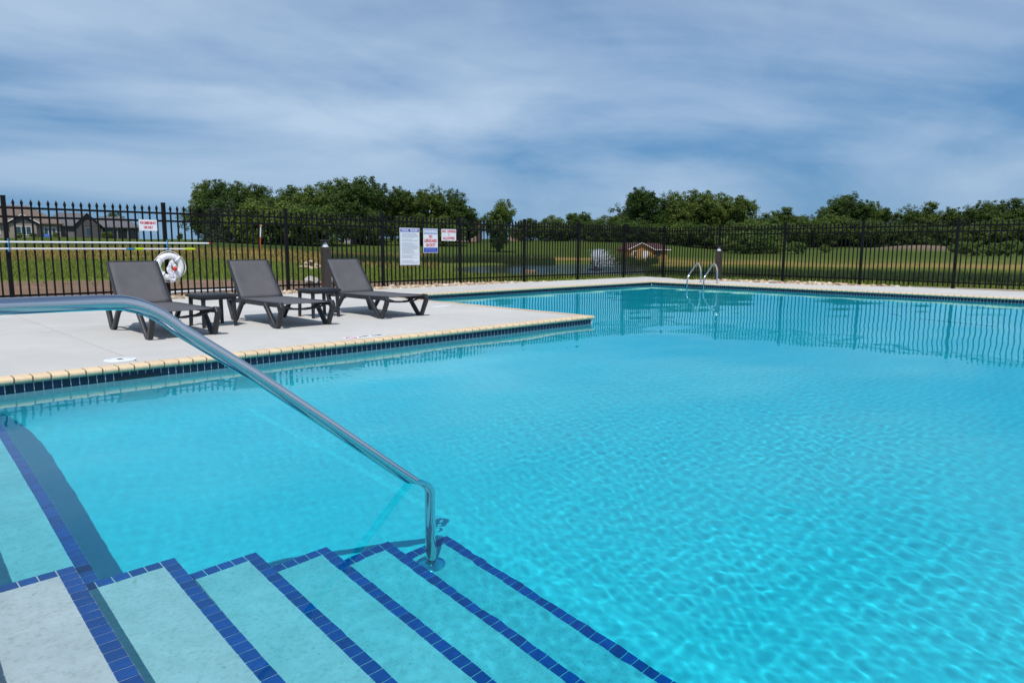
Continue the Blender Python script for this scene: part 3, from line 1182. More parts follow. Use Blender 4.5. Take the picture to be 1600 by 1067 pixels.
#=== OBJECTS ===
# ------------------------------------------------------------------ fences
PH, BAYX = 1.775, 2.445
post_me = MB().box((0, 0, PH / 2 - .04), (.064, .064, PH + .08 - .012)).box((0, 0, PH - .006), (.070, .070, .022)).mesh('post', 'fence_black', bevel=.003)
pk = MB().box((0, 0, .83), (.025, .025, 1.60))
pk.add([(-.0125, -.0125, 1.63), (.0125, -.0125, 1.63), (.0125, .0125, 1.63), (-.0125, .0125, 1.63),
        (-.021, -.021, 1.672), (.021, -.021, 1.672), (.021, .021, 1.672), (-.021, .021, 1.672), (0, 0, 1.735)],
       [(0, 1, 5, 4), (1, 2, 6, 5), (2, 3, 7, 6), (3, 0, 4, 7), (4, 5, 8), (5, 6, 8), (6, 7, 8), (7, 4, 8)])
picket_me = pk.mesh('picket', 'fence_black')


def fence(label, p0, p1, bays, first_post=True):
    """posts, pickets and rails from p0 to p1"""
    p0, p1 = Vector((*p0, 0)), Vector((*p1, 0))
    d = (p1 - p0) / bays
    rz = math.atan2(d.y, d.x)
    f = thing('picket_fence', label, 'fence', p0, rz, 'black fences around the pool')
    L = d.length
    rail_me = MB().box((0, 0, 0), (L - .066, .034, .036)).mesh('rail', 'fence_black', bevel=.002)
    for i in range(bays + 1):
        if i or first_post:
            obj('post', post_me, f, (i * L, 0, random.uniform(-.006, .006)), (random.uniform(-.004, .004), random.uniform(-.004, .004), 0))
        if i == bays:
            break
        for z in (.142, 1.44, 1.585):
            obj('rail', rail_me, f, ((i + .5) * L, 0, z))
        for k in range(1, 20):
            obj('picket', picket_me, f, (i * L + k * L / 20, 0, random.uniform(-.003, .003)), (0, random.uniform(-.003, .003), 0))
    return f


FA = 13.88
fence('black metal picket fence along the far side behind the sun loungers', (2.14 - BAYX, FA), (2.14 + 8 * BAYX, FA), 9)
CX, CYF = 2.14 + 8 * BAYX, FA
fence('black metal picket fence on the right beyond the pool ladder', (CX, CYF), (CX - .132 * 2.385 * 6, CYF - .991 * 2.385 * 6), 6, False)

# ------------------------------------------------------------------ stainless handrail
hr = thing('handrail', 'polished stainless steel handrail running down into the pool over the steps', 'handrail', (1.97, 2.53, -1.12))
yb = 2.53
path = [(-.55, yb, .815), (0.0, yb, .812), (.45, yb, .808), (.62, yb, .806)]
path += bez((.66, yb, .805), (.765, yb, .800), (.862, yb, .700), 10)[1:]
path += [(1.12, yb, .506), (1.44, yb, .246), (1.74, yb, -.002)]
path += bez((1.86, yb, -.098), (1.968, yb, -.185), (1.972, yb, -.335), 10)
path += [(1.973, yb, -.7), (1.974, yb, -1.118)]
path = [Vector(p) - Vector((1.97, 2.53, -1.12)) for p in path]
rl_ = MB().tube(path, .0258, 24).build('rail', 'steel', hr, smooth=True)
fl_ = MB().lathe([(.072, .0), (.072, .006), (.055, .016), (.030, .022), (.026, .03), (.0236, .03)], 28).build('base_flange', 'steel', hr, smooth=True)
up_ = MB().tube([(-.55 - 1.97, 0, .815 + 1.12), (-.66 - 1.97, 0, .80 + 1.12), (-.72 - 1.97, 0, .74 + 1.12), (-.74 - 1.97, 0, .6 + 1.12), (-.74 - 1.97, 0, 1.12)], .0235, 20).build('deck_post', 'steel', hr, smooth=True)
MB().lathe([(.072, 0), (.072, .006), (.05, .018), (.026, .026)], 24, (-.74 - 1.97, 0, 1.122)).build('base_flange', 'steel', hr, smooth=True)
for o in (rl_, fl_):
    o.cycles.is_caustics_receiver = True

# ------------------------------------------------------------------ pool ladder
ld = thing('pool_ladder', 'stainless steel pool ladder with two curved grab rails at far corner', 'ladder', (17.6, 9.94, 0))
for yy in (.26, -.26):
    p = [(-.40, yy, -1.2), (-.40, yy, -.2), (-.40, yy, .03)]
    p += bez((-.40, yy, .06), (-.40, yy, .16), (-.30, yy, .25), 5)
    p += [(-.08, yy, .42)]
    p += bez((-.02, yy, .47), (.12, yy, .60), (.22, yy, .52), 8)
    p += bez((.24, yy, .50), (.335, yy, .41), (.34, yy, .26), 6)[1:]
    p += [(.342, yy, .1), (.345, yy, .005)]
    g = MB().tube(p, .0215, 14).build('grab_rail', 'steel', ld, smooth=True)
    g.cycles.is_caustics_receiver = True
    MB().lathe([(.060, .001), (.060, .008), (.04, .016), (.022, .022)], 20, (.345, yy, 0)).build('base_flange', 'steel', g, smooth=True)
for z in (-.32, -.60, -.88):
    MB().box((-.40, 0, z), (.09, .50, .03)).build('rung', 'steel', ld, bevel=.006)

# ------------------------------------------------------------------ sun loungers
SEAT = .295


def make_lounger():
    t = thing('sun_lounger', 'x', 'lounger', (0, 0, 0), 0, 'grey sun loungers on the deck')
    hw = .298
    for sx in (-1, 1):
        X = sx * .312
        # side rail of the frame
        pts = [(X, -.12, SEAT - .012), (X, .4, SEAT - .022), (X, .9, SEAT - .022), (X, 1.32, SEAT - .03)]
        MB().tube(pts, 1, 12, flat=(.022, .030)).build('side_rail', 'frame_plastic', t, smooth=True)
        # V-shaped legs: straight inner arm, bowed outer arm that curls over at the top
        X = sx * .338
        for y0, s in ((0.0, 1), (1.21, -1)):
            inner = [(X, y0 + s * .275, SEAT - .02), (X, y0 + s * .20, .20), (X, y0 + s * .06, .05), (X, y0 + s * .012, .008)]
            outer = [(X, y0 + s * .02, .008), (X, y0 - s * .055, .03), (X, y0 - s * .105, .13), (X, y0 - s * .150, .215), (X, y0 - s * .165, .262),
                     (X, y0 - s * .145, .290), (X, y0 - s * .100, .292), (X, y0 - s * .085, .262)]
            lg = MB().tube(inner, 1, 12, flat=(.025, .029))
            lg.tube(outer, [.9, 1, 1, 1.05, 1.1, 1.1, 1.05, .9], 12, flat=(.027, .029))
            lg.build('leg', 'frame_plastic', t, smooth=True)
            MB().box((X - sx * .004, y0 + s * .262, SEAT - .052), (.040, .075, .035)).build('bracket', 'frame_plastic', t, bevel=.008)
    # seat sling, slightly sagging
    nx_, ny_ = 8, 12
    v, f = [], []
    for i in range(nx_ + 1):
        for j in range(ny_ + 1):
            u, q = i / nx_ * 2 - 1, j / ny_
            v.append((u * hw * .985, -.16 + q * 1.29, SEAT + .006 - .014 * (1 - u * u) * math.sin(math.pi * q)))
    for i in range(nx_):
        for j in range(ny_):
            a = i * (ny_ + 1) + j
            f.append((a, a + ny_ + 1, a + ny_ + 2, a + 1))
    s_ = MB().add(v, f).build('seat_sling', 'sling_mesh', t, smooth=True)
    s_.modifiers.new('thickness', 'SOLIDIFY').thickness = .006
    # backrest
    y0, z0, y1, z1 = 1.12, SEAT + .005, 1.50, .785
    v, f = [], []
    for i in range(nx_ + 1):
        for j in range(ny_ + 1):
            u, q = i / nx_ * 2 - 1, j / ny_
            sag = .018 * (1 - u * u) * math.sin(math.pi * min(1, q * 1.05))
            v.append((u * hw * (.985 - .06 * q), y0 + (y1 - y0) * q + sag * .79, z0 + (z1 - z0) * q - sag * .61))
    for i in range(nx_):
        for j in range(ny_):
            a = i * (ny_ + 1) + j
            f.append((a, a + ny_ + 1, a + ny_ + 2, a + 1))
    b_ = MB().add(v, f).build('backrest_sling', 'sling_mesh', t, smooth=True)
    b_.modifiers.new('thickness', 'SOLIDIFY').thickness = .006
    bf = MB()
    for sx in (-1, 1):
        bf.tube([(sx * hw * .985, y0 + .005, z0 - .004), (sx * hw * .925, y1 + .006, z1 - .004)], 1, 10, flat=(.016, .016))
    bf.tube([(-hw * .925, y1 + .006, z1 - .002), (hw * .925, y1 + .006, z1 - .002)], 1, 10, flat=(.014, .014))
    bf.tube([(-hw * .97, y0 + .012, z0 - .012), (hw * .97, y0 + .012, z0 - .012)], 1, 10, flat=(.016, .016))
    bf.build('backrest_frame', 'frame_plastic', t, smooth=True)
    # hinged prop behind the backrest and cross bars under the seat
    pr_ = MB()
    for sx in (-1, 1):
        pr_.tube([(sx * .25, y0 + .22, z0 + .27), (sx * .27, 1.34, SEAT - .03)], 1, 8, flat=(.013, .013))
    pr_.tube([(-.27, 1.34, SEAT - .03), (.27, 1.34, SEAT - .03)], .014, 8)
    pr_.build('prop', 'frame_plastic', t, smooth=True)
    for yy, dz in ((-.10, .075), (.02, .085), (.62, .06)):
        MB().tube([(-hw, yy, SEAT - .02), (-hw * .55, yy, SEAT - dz * .85), (0, yy, SEAT - dz), (hw * .55, yy, SEAT - dz * .85), (hw, yy, SEAT - .02)], .013, 8).build('cross_bar', 'frame_plastic', t, smooth=True)
    return t


lg0 = make_lounger()
for i, (x, y, rz, lab) in enumerate(((2.685, 7.80, .4, 'grey mesh sun lounger in front of the white life ring'),
                                     (4.13, 7.83, -.5, 'middle grey mesh sun lounger standing between the two side tables'),
                                     (5.70, 7.94, .3, 'grey mesh sun lounger nearest the corner of the deck peninsula'))):
    o = lg0 if i == 0 else copy_tree(lg0)
    o.location = (x, y, .001)
    o.rotation_euler = (0, 0, R(rz))
    o['label'] = lab

# ------------------------------------------------------------------ side tables
tb = thing('side_table', 'x', 'table', (0, 0, 0), 0, 'dark side tables between the loungers')
top_ = MB().box((0, 0, .378), (.465, .465, .034)).build('table_top', 'frame_plastic', tb, bevel=.007)
MB().box((0, 0, .349), (.40, .40, .03)).build('apron', 'frame_plastic', tb)
for i in range(7):
    MB().box((-.186 + i * .062, 0, .3965), (.050, .41, .004)).build('slat', 'frame_plastic', top_, bevel=.001)
for sx in (-1, 1):
    for sy in (-1, 1):
        MB().tube([(sx * .185, sy * .185, .36), (sx * .195, sy * .195, .001)], [1, .85], 12, flat=(.023, .023)).build('leg', 'frame_plastic', tb, smooth=True)
for i, (x, y, lab) in enumerate(((3.355, 8.63, 'small square dark plastic side table right of the life ring lounger'),
                                 (4.885, 8.76, 'small square dark plastic side table in front of the brown bollard'))):
    o = tb if i == 0 else copy_tree(tb)
    o.location = (x, y, .001)
    o.rotation_euler = (0, 0, R(1.5 - 2 * i))
    o['label'] = lab

# ------------------------------------------------------------------ bollard lights
bl = thing('bollard_light', 'x', 'bollard', (0, 0, 0), 0, 'brown bollard lights')
MB().box((0, 0, .48), (.160, .160, .96)).build('column', 'bronze', bl, bevel=.006)
MB().box((0, 0, .006), (.22, .22, .012)).build('base_plate', 'bronze', bl)
MB().lathe([(.068, .965), (.066, .975), (.028, 1.055), (.012, 1.075), (.004, 1.08)], 24).build('reflector_cone', 'reflector', bl, smooth=True)
lens = MB()
mg = bpy.data.materials.new('lens_glass')
mg.use_nodes = True
t = mg.node_tree
tr = N(t, 'ShaderNodeBsdfTransparent')
gg = N(t, 'ShaderNodeBsdfGlossy')
gg.inputs['Roughness'].default_value = .06
tr.inputs[0].default_value = (.93, .93, .94, 1)
mx = N(t, 'ShaderNodeMixShader')
mx.inputs[0].default_value = .07
t.links.new(tr.outputs[0], mx.inputs[1])
t.links.new(gg.outputs[0], mx.inputs[2])
t.links.new(mx.outputs[0], t.nodes['Material Output'].inputs[0])
M['lens_glass'] = mg
q = .077
lens.add([(sx * q, sy * q, z) for z in (.961, 1.098) for sx, sy in ((-1, -1), (1, -1), (1, 1), (-1, 1))],
         [(0, 1, 5, 4), (1, 2, 6, 5), (2, 3, 7, 6), (3, 0, 4, 7)])
lens.build('lens', 'lens_glass', bl)
MB().box((0, 0, 1.109), (.160, .160, .022)).build('cap', 'bronze', bl, bevel=.004)
b2 = copy_tree(bl)
bl.location = (7.62, 13.30, .001)
bl['label'] = 'square brown bollard light in front of the fence behind the loungers'
b2.location = (20.05, 10.80, ground_z(20.05, 10.8) + .02)
b2['label'] = 'square brown bollard light standing in river stones behind the pool ladder'

# ------------------------------------------------------------------ signs


def text_me(s, size, mt, bold=.02, width=None):
    cu = bpy.data.curves.new('lettering', 'FONT')
    cu.body = s
    cu.size = size
    cu.align_x = 'CENTER'
    cu.align_y = 'CENTER'
    cu.extrude = .0012
    cu.offset = bold * size
    cu.resolution_u = 2
    o = bpy.data.objects.new('tmp', cu)
    COL.objects.link(o)
    dg = bpy.context.evaluated_depsgraph_get()
    me = bpy.data.meshes.new_from_object(o.evaluated_get(dg))
    bpy.data.objects.remove(o)
    xs_ = [v.co.x for v in me.vertices]
    if width and xs_:
        f_ = width / (max(xs_) - min(xs_))
        for v in me.vertices:
            v.co.x *= f_
    me.materials.clear()
    me.materials.append(M[mt])
    return me


def sign(label, x0, x1, z0, z1, y=13.845):
    """a flat board facing the pool, hung on the pickets; local x right, local z up from the board's lower edge centre"""
    s = thing('sign', label, 'sign', ((x0 + x1) / 2, y, z0))
    wd, ht = x1 - x0, z1 - z0
    MB().box((0, 0, ht / 2), (wd, .006, ht)).build('board', 'sign_white', s, bevel=.0012)
    for sx in (-1, 1):
        MB().tube([(sx * wd * .36, -.005, ht * .93), (sx * wd * .36, .03, ht * .93)], .004, 6).build('cable_tie', 'black_paint', s)
    return s, wd, ht


def letter(s, txt, x, z, size, mt, wd=None, bold=.02, name='lettering'):
    return obj(name, text_me(txt, size, mt, bold, wd), s, (x, -.0048, z), (math.pi / 2, 0, 0))


def panel(s, x0, x1, z0, z1, mt, name='colour_band', d=.0042):
    return MB().box(((x0 + x1) / 2, -d + .0005, (z0 + z1) / 2), (x1 - x0, .002, z1 - z0)).build(name, mt, s)


s, wd, ht = sign('small white sign reading FOR EMERGENCY USE ONLY in red', 4.135, 4.445, 1.252, 1.455)
letter(s, 'FOR EMERGENCY', 0, ht * .70, .062, 'sign_red', wd * .90, .03)
letter(s, 'USE ONLY', 0, ht * .30, .062, 'sign_red', wd * .50, .03)
letter(s, '.', -wd * .42, ht * .14, .05, 'sign_red')

s, wd, ht = sign('tall white POOL RULES sign with blue heading', 9.955, 10.555, .528, 1.438)
panel(s, -wd * .46, wd * .46, ht * .895, ht * .965, 'sign_blue')
letter(s, 'POOL  RULES', 0, ht * .93, .062, 'sign_white', wd * .80, .035)
for a, b, c_, d in ((-.47, .47, .012, .018), (-.47, .47, .976, .982)):
    panel(s, wd * a, wd * b, ht * c_, ht * d, 'sign_blue', 'border')
for sx in (-1, 1):
    panel(s, sx * wd * .472 - .002, sx * wd * .472 + .002, ht * .012, ht * .982, 'sign_blue', 'border')
z = .86
rows_ = MB()
while z > .05:
    gap = random.random() < .13
    if not gap:
        x = -.40
        xe = random.choice((.38, .40, .36, .41, .2, .1))
        while x < xe - .03:
            l = random.uniform(.02, .09)
            rows_.box((wd * (x + l / 2), -.0044, ht * z), (wd * l, .001, .0085))
            x += l + .014
    z -= .0235
tag(rows_.build('rule_text', 'sign_text', s), kind='stuff')

s, wd, ht = sign('white WARNING sign reading NO LIFEGUARD ON DUTY in red letters', 10.675, 11.135, .830, 1.438)
panel(s, -wd * .475, wd * .475, ht * .765, ht * .985, 'sign_paleblue')
letter(s, 'WARNING', 0, ht * .872, .10, 'sign_white', wd * .90, .03)
letter(s, 'NO', 0, ht * .665, .105, 'sign_red', wd * .22, .03)
letter(s, 'LIFEGUARD', 0, ht * .495, .105, 'sign_red', wd * .88, .03)
letter(s, 'ON DUTY', 0, ht * .315, .105, 'sign_red', wd * .68, .03)
panel(s, -wd * .475, wd * .475, ht * .02, ht * .215, 'sign_blue')
rows_ = MB()
for z in (.165, .115, .065):
    x = -.38
    while x < .36:
        l = random.uniform(.03, .10)
        rows_.box((wd * (x + l / 2), -.0058, ht * z), (wd * l, .001, .009))
        x += l + .025
tag(rows_.build('small_print', 'sign_paleblue', s), kind='stuff')

s, wd, ht = sign('small white sign reading NO DIVING ALLOWED in red', 11.262, 11.750, 1.138, 1.436)
letter(s, 'NO  DIVING', 0, ht * .80, .095, 'sign_red', wd * .92, .03)
letter(s, 'IS', 0, ht * .51, .05, 'sign_red', wd * .07, .02)
letter(s, 'ALLOWED', 0, ht * .21, .095, 'sign_red', wd * .82, .03)

# ------------------------------------------------------------------ rescue poles, strapped to the posts
for lab, z, xe, lime, dy in (('upper long white rescue pole strapped across the fence posts', 1.028, 5.385, False, 0.0),
                             ('lower long white rescue pole with lime green grips strapped across the fence', .918, 5.09, True, 0.0)):
    p = thing('rescue_pole', lab, 'pole', (-.25, 13.80, z), 0, 'rescue poles on the fence')
    MB().tube([(0, 0, 0), (xe - .03 + .25, 0, .002)], .0155 if not lime else .014, 12).build('shaft', 'pole_white', p, smooth=True)
    MB().tube([(xe - .03 + .25, 0, .002), (xe + .25, 0, .002)], .0165, 12).build('end_cap', 'sign_red' if not lime else 'pole_lime', p, smooth=True)
    if lime:
        for xa, xb_, mt in ((3.88, 4.03, 'strap_blue'), (4.03, 4.17, 'pole_lime'), (4.90, 5.06, 'pole_lime')):
            MB().tube([(xa + .25, 0, .001), (xb_ + .25, 0, .001)], .020 if mt == 'pole_lime' else .017, 12).build('grip', mt, p, smooth=True)
for i, x in enumerate((2.14, 2.14 + BAYX)):
    st = MB()
    pts = [(x, 13.775, .875), (x, 13.772, .97), (x, 13.775, 1.075), (x + .004, 13.835, 1.085), (x + .004, 13.84, .98), (x, 13.835, .87), (x, 13.775, .875)]
    pts = [(a - x, b - 13.84, c_ - .87) for a, b, c_ in pts]
    o = st.tube(pts, 1, 8, flat=(.010, .0035)).build('strap', 'strap_blue', None, smooth=True)
    o.location = (x, 13.84, .87)
    tag(o, ['blue strap holding both rescue poles to the leftmost fence post', 'blue strap holding both rescue poles above the life ring'][i], 'strap', 'pole straps')

# ------------------------------------------------------------------ life ring with throw rope
lr = thing('life_ring', 'white life ring with bundled rope and red float hung on a fence post', 'life ring', (4.60, 13.79, .30))
tor = MB()
n1, n2, R1, R2 = 40, 14, .205, .058
for i in range(n1):
    a = 2 * math.pi * i / n1
    for k in range(n2):
        b_ = 2 * math.pi * k / n2
        rr = R1 + R2 * math.cos(b_)
        tor.v.append((rr * math.cos(a), .75 * R2 * math.sin(b_), .285 + rr * math.sin(a)))
for i in range(n1):
    for k in range(n2):
        tor.f.append((i * n2 + k, ((i + 1) % n1) * n2 + k, ((i + 1) % n1) * n2 + (k + 1) % n2, i * n2 + (k + 1) % n2))
tor.build('ring', 'ring_white', lr, smooth=True)
for a in (45, 135, 225, 315):
    c_, s_ = math.cos(R(a)), math.sin(R(a))
    bd = MB()
    pts = []
    for k in range(13):
        b_ = 2 * math.pi * k / 12
        rr = R1 + (R2 + .004) * math.cos(b_)
        pts.append((rr * c_, .75 * (R2 + .005) * math.sin(b_), .285 + rr * s_))
    bd.tube(pts, .016, 6).build('rope_band', 'rope_white', lr, smooth=True)
pts = []
for k in range(97):
    a = 2 * math.pi * k / 96
    rr = R1 + .068 + .020 * abs(math.sin(2 * (a - math.pi / 4)))
    pts.append((rr * math.cos(a), -.006 + .01 * math.sin(a * 7), .285 + rr * math.sin(a)))
MB().tube(pts, .006, 6).build('grab_line', 'rope_white', lr, smooth=True)
r4 = random.Random(3)
for k in range(16):
    cx_ = r4.uniform(-.05, .07)
    wv, hgt = r4.uniform(.08, .19), r4.uniform(.20, .38)
    ztop = r4.uniform(.36, .42)
    pts = []
    ph = r4.uniform(0, 6)
    for i in range(25):
        a = 2 * math.pi * i / 24
        pts.append((cx_ * .4 + .02 + wv / 2 * math.sin(a) * (.35 + .65 * (1 - math.cos(a)) / 2) + .008 * math.sin(3 * a + ph),
                    -.055 - .03 * r4.random() - .012 * math.sin(a), ztop - hgt * (1 - math.cos(a)) / 2))
    MB().tube(pts, .0085, 6).build('rope_loop', 'rope_white', lr, smooth=True)
MB().lathe([(.001, -.04), (.022, -.032), (.038, -.012), (.040, .008), (.028, .03), (.001, .04)], 18, (.06, -.11, .245)).build('float', 'float_red', lr, smooth=True)
MB().tube([(0, .0, .50), (0, .05, .52), (0, .06, .47)], .008, 8).build('hook', 'black_paint', lr)

# ------------------------------------------------------------------ skimmer, lid, deck markers
sk = thing('access_cover', 'round white skimmer lid set in the deck by the coping', 'lid', (1.735, 6.56, .001))
MB().lathe([(.128, 0), (.128, .004), (.120, .007), (.001, .008)], 40).build('cover', 'lid_white', sk, smooth=True)
MB().lathe([(.024, .0075), (.024, .0095), (.001, .0097)], 20).build('finger_hole', 'black_paint', sk)
for a in (0.4, 2.5, 4.6):
    MB().box((.085 * math.cos(a), .085 * math.sin(a), .0078), (.05, .008, .0016), Matrix.Rotation(a + 1.57, 3, 'Z')).build('moulded_mark', 'sign_text', sk)
sm_ = thing('skimmer_mouth', 'skimmer mouth painted as dark opening in the navy waterline tiles', 'skimmer', (1.765, NEAR_Y - .0085, -.118))
MB().box((0, 0, 0), (.34, .003, .066)).build('shadow', 'black_paint', sm_)  # black plate on the wall, painted for the shade inside the mouth
MB().box((0, -.0022, .036), (.35, .006, .008)).build('frame', 'navy_tile', sm_)
for sx in (-1, 1):
    MB().box((sx * .174, -.0022, 0), (.008, .006, .066)).build('frame', 'navy_tile', sm_)

dm = thing('depth_marker', 'row of white deck marker tiles with red and black print near the coping', 'marker', (4.13, 6.435, .0006))
for i, x in enumerate((-.165, 0, .165)):
    MB().box((x, 0, .002), (.150, .150, .004)).build('tile', 'sign_white', dm, bevel=.001)
ringm = MB()
for i in range(24):
    a, b_ = 2 * math.pi * i / 24, 2 * math.pi * (i + 1) / 24
    ringm.add([(r__ * math.cos(t_) - .165, r__ * math.sin(t_), .0046) for r__, t_ in ((.062, a), (.062, b_), (.048, b_), (.048, a))], [(0, 1, 2, 3)])
ringm.box((-.165, 0, .0046), (.11, .013, .0004), Matrix.Rotation(R(-45), 3, 'Z'))
ringm.build('no_diving_symbol', 'sign_red', dm)
tm = text_me('4 FT', .11, 'black_paint', .02, .13)
obj('lettering', tm, dm, (.0, 0, .0042))
obj('lettering', text_me('0 IN', .11, 'black_paint', .02, .12), dm, (.165, 0, .0042))
dm2 = thing('deck_plate', 'small white plate set in the deck on the far side of peninsula', 'marker', (7.2, 8.9, .0006))
MB().box((0, 0, .002), (.30, .15, .004)).build('tile', 'sign_white', dm2, bevel=.001)

# ------------------------------------------------------------------ things in the meadow
px_, py_ = az_point(827, 44)
eb = thing('utility_box', 'tan utility pedestal with white front panel by the pond', 'utility box', (px_, py_, float(ground_z(px_, py_)) - .03), R(45 - 90 - 1.5))
MB().box((0, 0, .30), (.66, .40, .60)).build('housing', 'brick_tan', eb, bevel=.02)
MB().box((0, 0, .615), (.72, .46, .05)).build('cap', 'brick_tan', eb, bevel=.01)
MB().box((.06, -.203, .24), (.42, .012, .40)).build('front_panel', 'trim_white', eb, bevel=.004)

fx_, fy_ = az_point(930, 50)
ft = thing('pond_fountain', 'white spraying fountain in the middle of the pond', 'fountain', (fx_, fy_, POND_Z))
MB().lathe([(.5, -.05), (.5, .06), (.35, .10), (.12, .12), (.10, .25), (.06, .26)], 20).build('float_base', 'black_paint', ft, smooth=True)
k = 7000
vel = rng.normal(0, 1, (k, 2)) * .42
tt = rng.random(k) ** .8
v0 = 4.6 * (.82 + .25 * rng.random(k))
tf = 2 * v0 / 9.8
tt = tt * tf
pxs, pys, pzs = vel[:, 0] * tt * 1.25 + .75 * tt ** 2, vel[:, 1] * tt * 1.25 - .75 * tt ** 2, .25 + v0 * tt - 4.9 * tt ** 2
sz = .006 + .010 * rng.random(k)
ln = sz * (1.5 + 2.5 * rng.random(k))
v = np.empty((k, 4, 3))
th = rng.random(k) * 6.283
v[:, 0] = np.stack([pxs - sz * np.cos(th), pys - sz * np.sin(th), pzs], -1)
v[:, 1] = np.stack([pxs, pys, pzs - ln], -1)
v[:, 2] = np.stack([pxs + sz * np.cos(th), pys + sz * np.sin(th), pzs], -1)
v[:, 3] = np.stack([pxs, pys, pzs + ln], -1)
so = obj('water_spray', np_mesh('water_spray', v.reshape(-1, 3), np.arange(4 * k).reshape(-1, 4), 'spray'), ft)
tag(so, kind='stuff')

sx_, sy_ = 7.35, 16.0
sk_ = thing('survey_stake', 'thin orange survey stake leaning behind the fence', 'stake', (sx_, sy_, float(ground_z(sx_, sy_)) - .05))
MB().tube([(0, 0, 0), (.10, .02, 1.28)], .011, 8).build('rod', 'orange', sk_)
MB().tube([(.10, .02, 1.28), (.118, .024, 1.52)], .014, 8).build('white_sleeve', 'pole_white', sk_)
MB().box((.125, .024, 1.57), (.05, .02, .07)).build('ribbon', 'brick_tan', sk_)


def rough_rock(name, size, seed, mt, lab, loc, cat='rock', group=None):
    bm = bmesh.new()
    bmesh.ops.create_icosphere(bm, subdivisions=3, radius=.5)
    r5 = random.Random(seed)
    dirs = [(Vector((r5.uniform(-1, 1), r5.uniform(-1, 1), r5.uniform(-1, 1))).normalized(), r5.uniform(.26, .42)) for _ in range(14)]
    for v in bm.verts:
        for d_, h_ in dirs:
            q_ = v.co.dot(d_)
            if q_ > h_:
                v.co -= d_ * (q_ - h_)
        v.co = Vector((v.co.x * size[0], v.co.y * size[1], v.co.z * size[2]))
    me = bpy.data.meshes.new(name)
    bm.to_mesh(me)
    bm.free()
    me.materials.append(M[mt])
    o = obj(name, me, None, loc, (0, 0, r5.uniform(0, 3)))
    return tag(o, lab, cat, group)


rough_rock('limestone_block', (.75, .5, .45), 4, 'limestone', 'pale limestone block on the soil just left of brown bollard', (8.72, 15.9, float(ground_z(8.72, 15.9)) + .12))
rough_rock('limestone_block', (.9, .5, .48), 9, 'limestone', 'pale limestone block on the soil just right of brown bollard', (9.45, 15.8, float(ground_z(9.45, 15.8)) + .13))
PL = ['lower left', 'lower middle', 'lower right', 'upper left', 'topmost', 'upper right', 'small front', 'rearmost']
for i in range(8):
    a_px = 472 + [0, 9, 18, 4, 11, 20, 14, 24][i]
    rr_ = 40 + [0, .4, .3, .7, .9, .8, -.5, 1.5][i]
    qx, qy = az_point(a_px, rr_)
    rough_rock('field_rock', (random.uniform(.38, .55), random.uniform(.35, .5), random.uniform(.28, .4)), 20 + i, 'rock',
               PL[i] + ' tan rock of the rock heap in the meadow', (qx, qy, float(ground_z(qx, qy)) + [.08, .08, .07, .26, .36, .22, .07, .13][i]), 'rock', 'rock heap left of the bollard')
MB_ = MB().tube([(0, 0, .03), (.5, .15, .03), (1.1, .22, .03), (1.7, .2, .03)], .03, 8)
o = MB_.build('drain_pipe', 'pole_white', None, smooth=True)
o.location = (5.1, 15.3, float(ground_z(5.1, 15.3)))
tag(o, 'white plastic pipe lying on the bare soil behind the life ring', 'pipe')

# ------------------------------------------------------------------ houses


def place(name, label, px0, r, cat='house', turn=0.0, sink=.1):
    x_, y_ = az_point(px0, r)
    return thing(name, label, cat, (x_, y_, float(ground_z(x_, y_)) - sink), math.atan2(y_, x_) - math.pi / 2 + R(turn), 'houses beyond the meadow')


def hip(x0, x1, y0, y1, z0, z1, ix0, ix1, thick=.18):
    """hip (or with ix=0 gable) roof with its ridge along x"""
    ym = (y0 + y1) / 2
    v = [(x0, y0, z0), (x1, y0, z0), (x1, y1, z0), (x0, y1, z0), (x0 + ix0, ym, z1), (x1 - ix1, ym, z1)]
    v += [(a, b, c_ - thick) for a, b, c_ in v[:4]]
    return MB().add(v, [(0, 1, 5, 4), (2, 3, 4, 5), (3, 0, 4), (1, 2, 5), (0, 6, 7, 1), (1, 7, 8, 2), (2, 8, 9, 3), (3, 9, 6, 0), (6, 9, 8, 7)])


def gable_y(x0, x1, y0, y1, z0, z1, thick=.16):
    """gable roof with its ridge along y, open gable facing -y"""
    xm = (x0 + x1) / 2
    v = []
    for yy in (y0, y1):
        v += [(x0, yy, z0), (xm, yy, z1), (x1, yy, z0), (x1, yy, z0 - thick), (xm, yy, z1 - thick), (x0, yy, z0 - thick)]
    return MB().add(v, [(0, 1, 7, 6), (1, 2, 8, 7), (2, 3, 9, 8), (3, 4, 10, 9), (4, 5, 11, 10), (5, 0, 6, 11), (0, 5, 4, 1), (1, 4, 3, 2), (6, 7, 10, 11), (7, 8, 9, 10)])


def window(h, x, z, wd, ht, y, panes=1, frame='trim_white'):
    w_ = MB()
    t_ = .09
    w_.box((x, y - .03, z + ht / 2 + t_ / 2), (wd + 2 * t_, .08, t_)).box((x, y - .03, z - ht / 2 - t_ / 2), (wd + 2 * t_, .08, t_))
    for sx in (-1, 1):
        w_.box((x + sx * (wd + t_) / 2, y - .03, z), (t_, .08, ht))
    for i in range(1, panes):
        w_.box((x - wd / 2 + wd * i / panes, y - .03, z), (.08, .07, ht))
    o = w_.build('window', frame, h)
    for i in range(panes):
        MB().box((x - wd / 2 + wd * (i + .5) / panes, y - .012, z), (wd / panes - .06, .02, ht)).build('pane', 'window_glass', o)
    return o


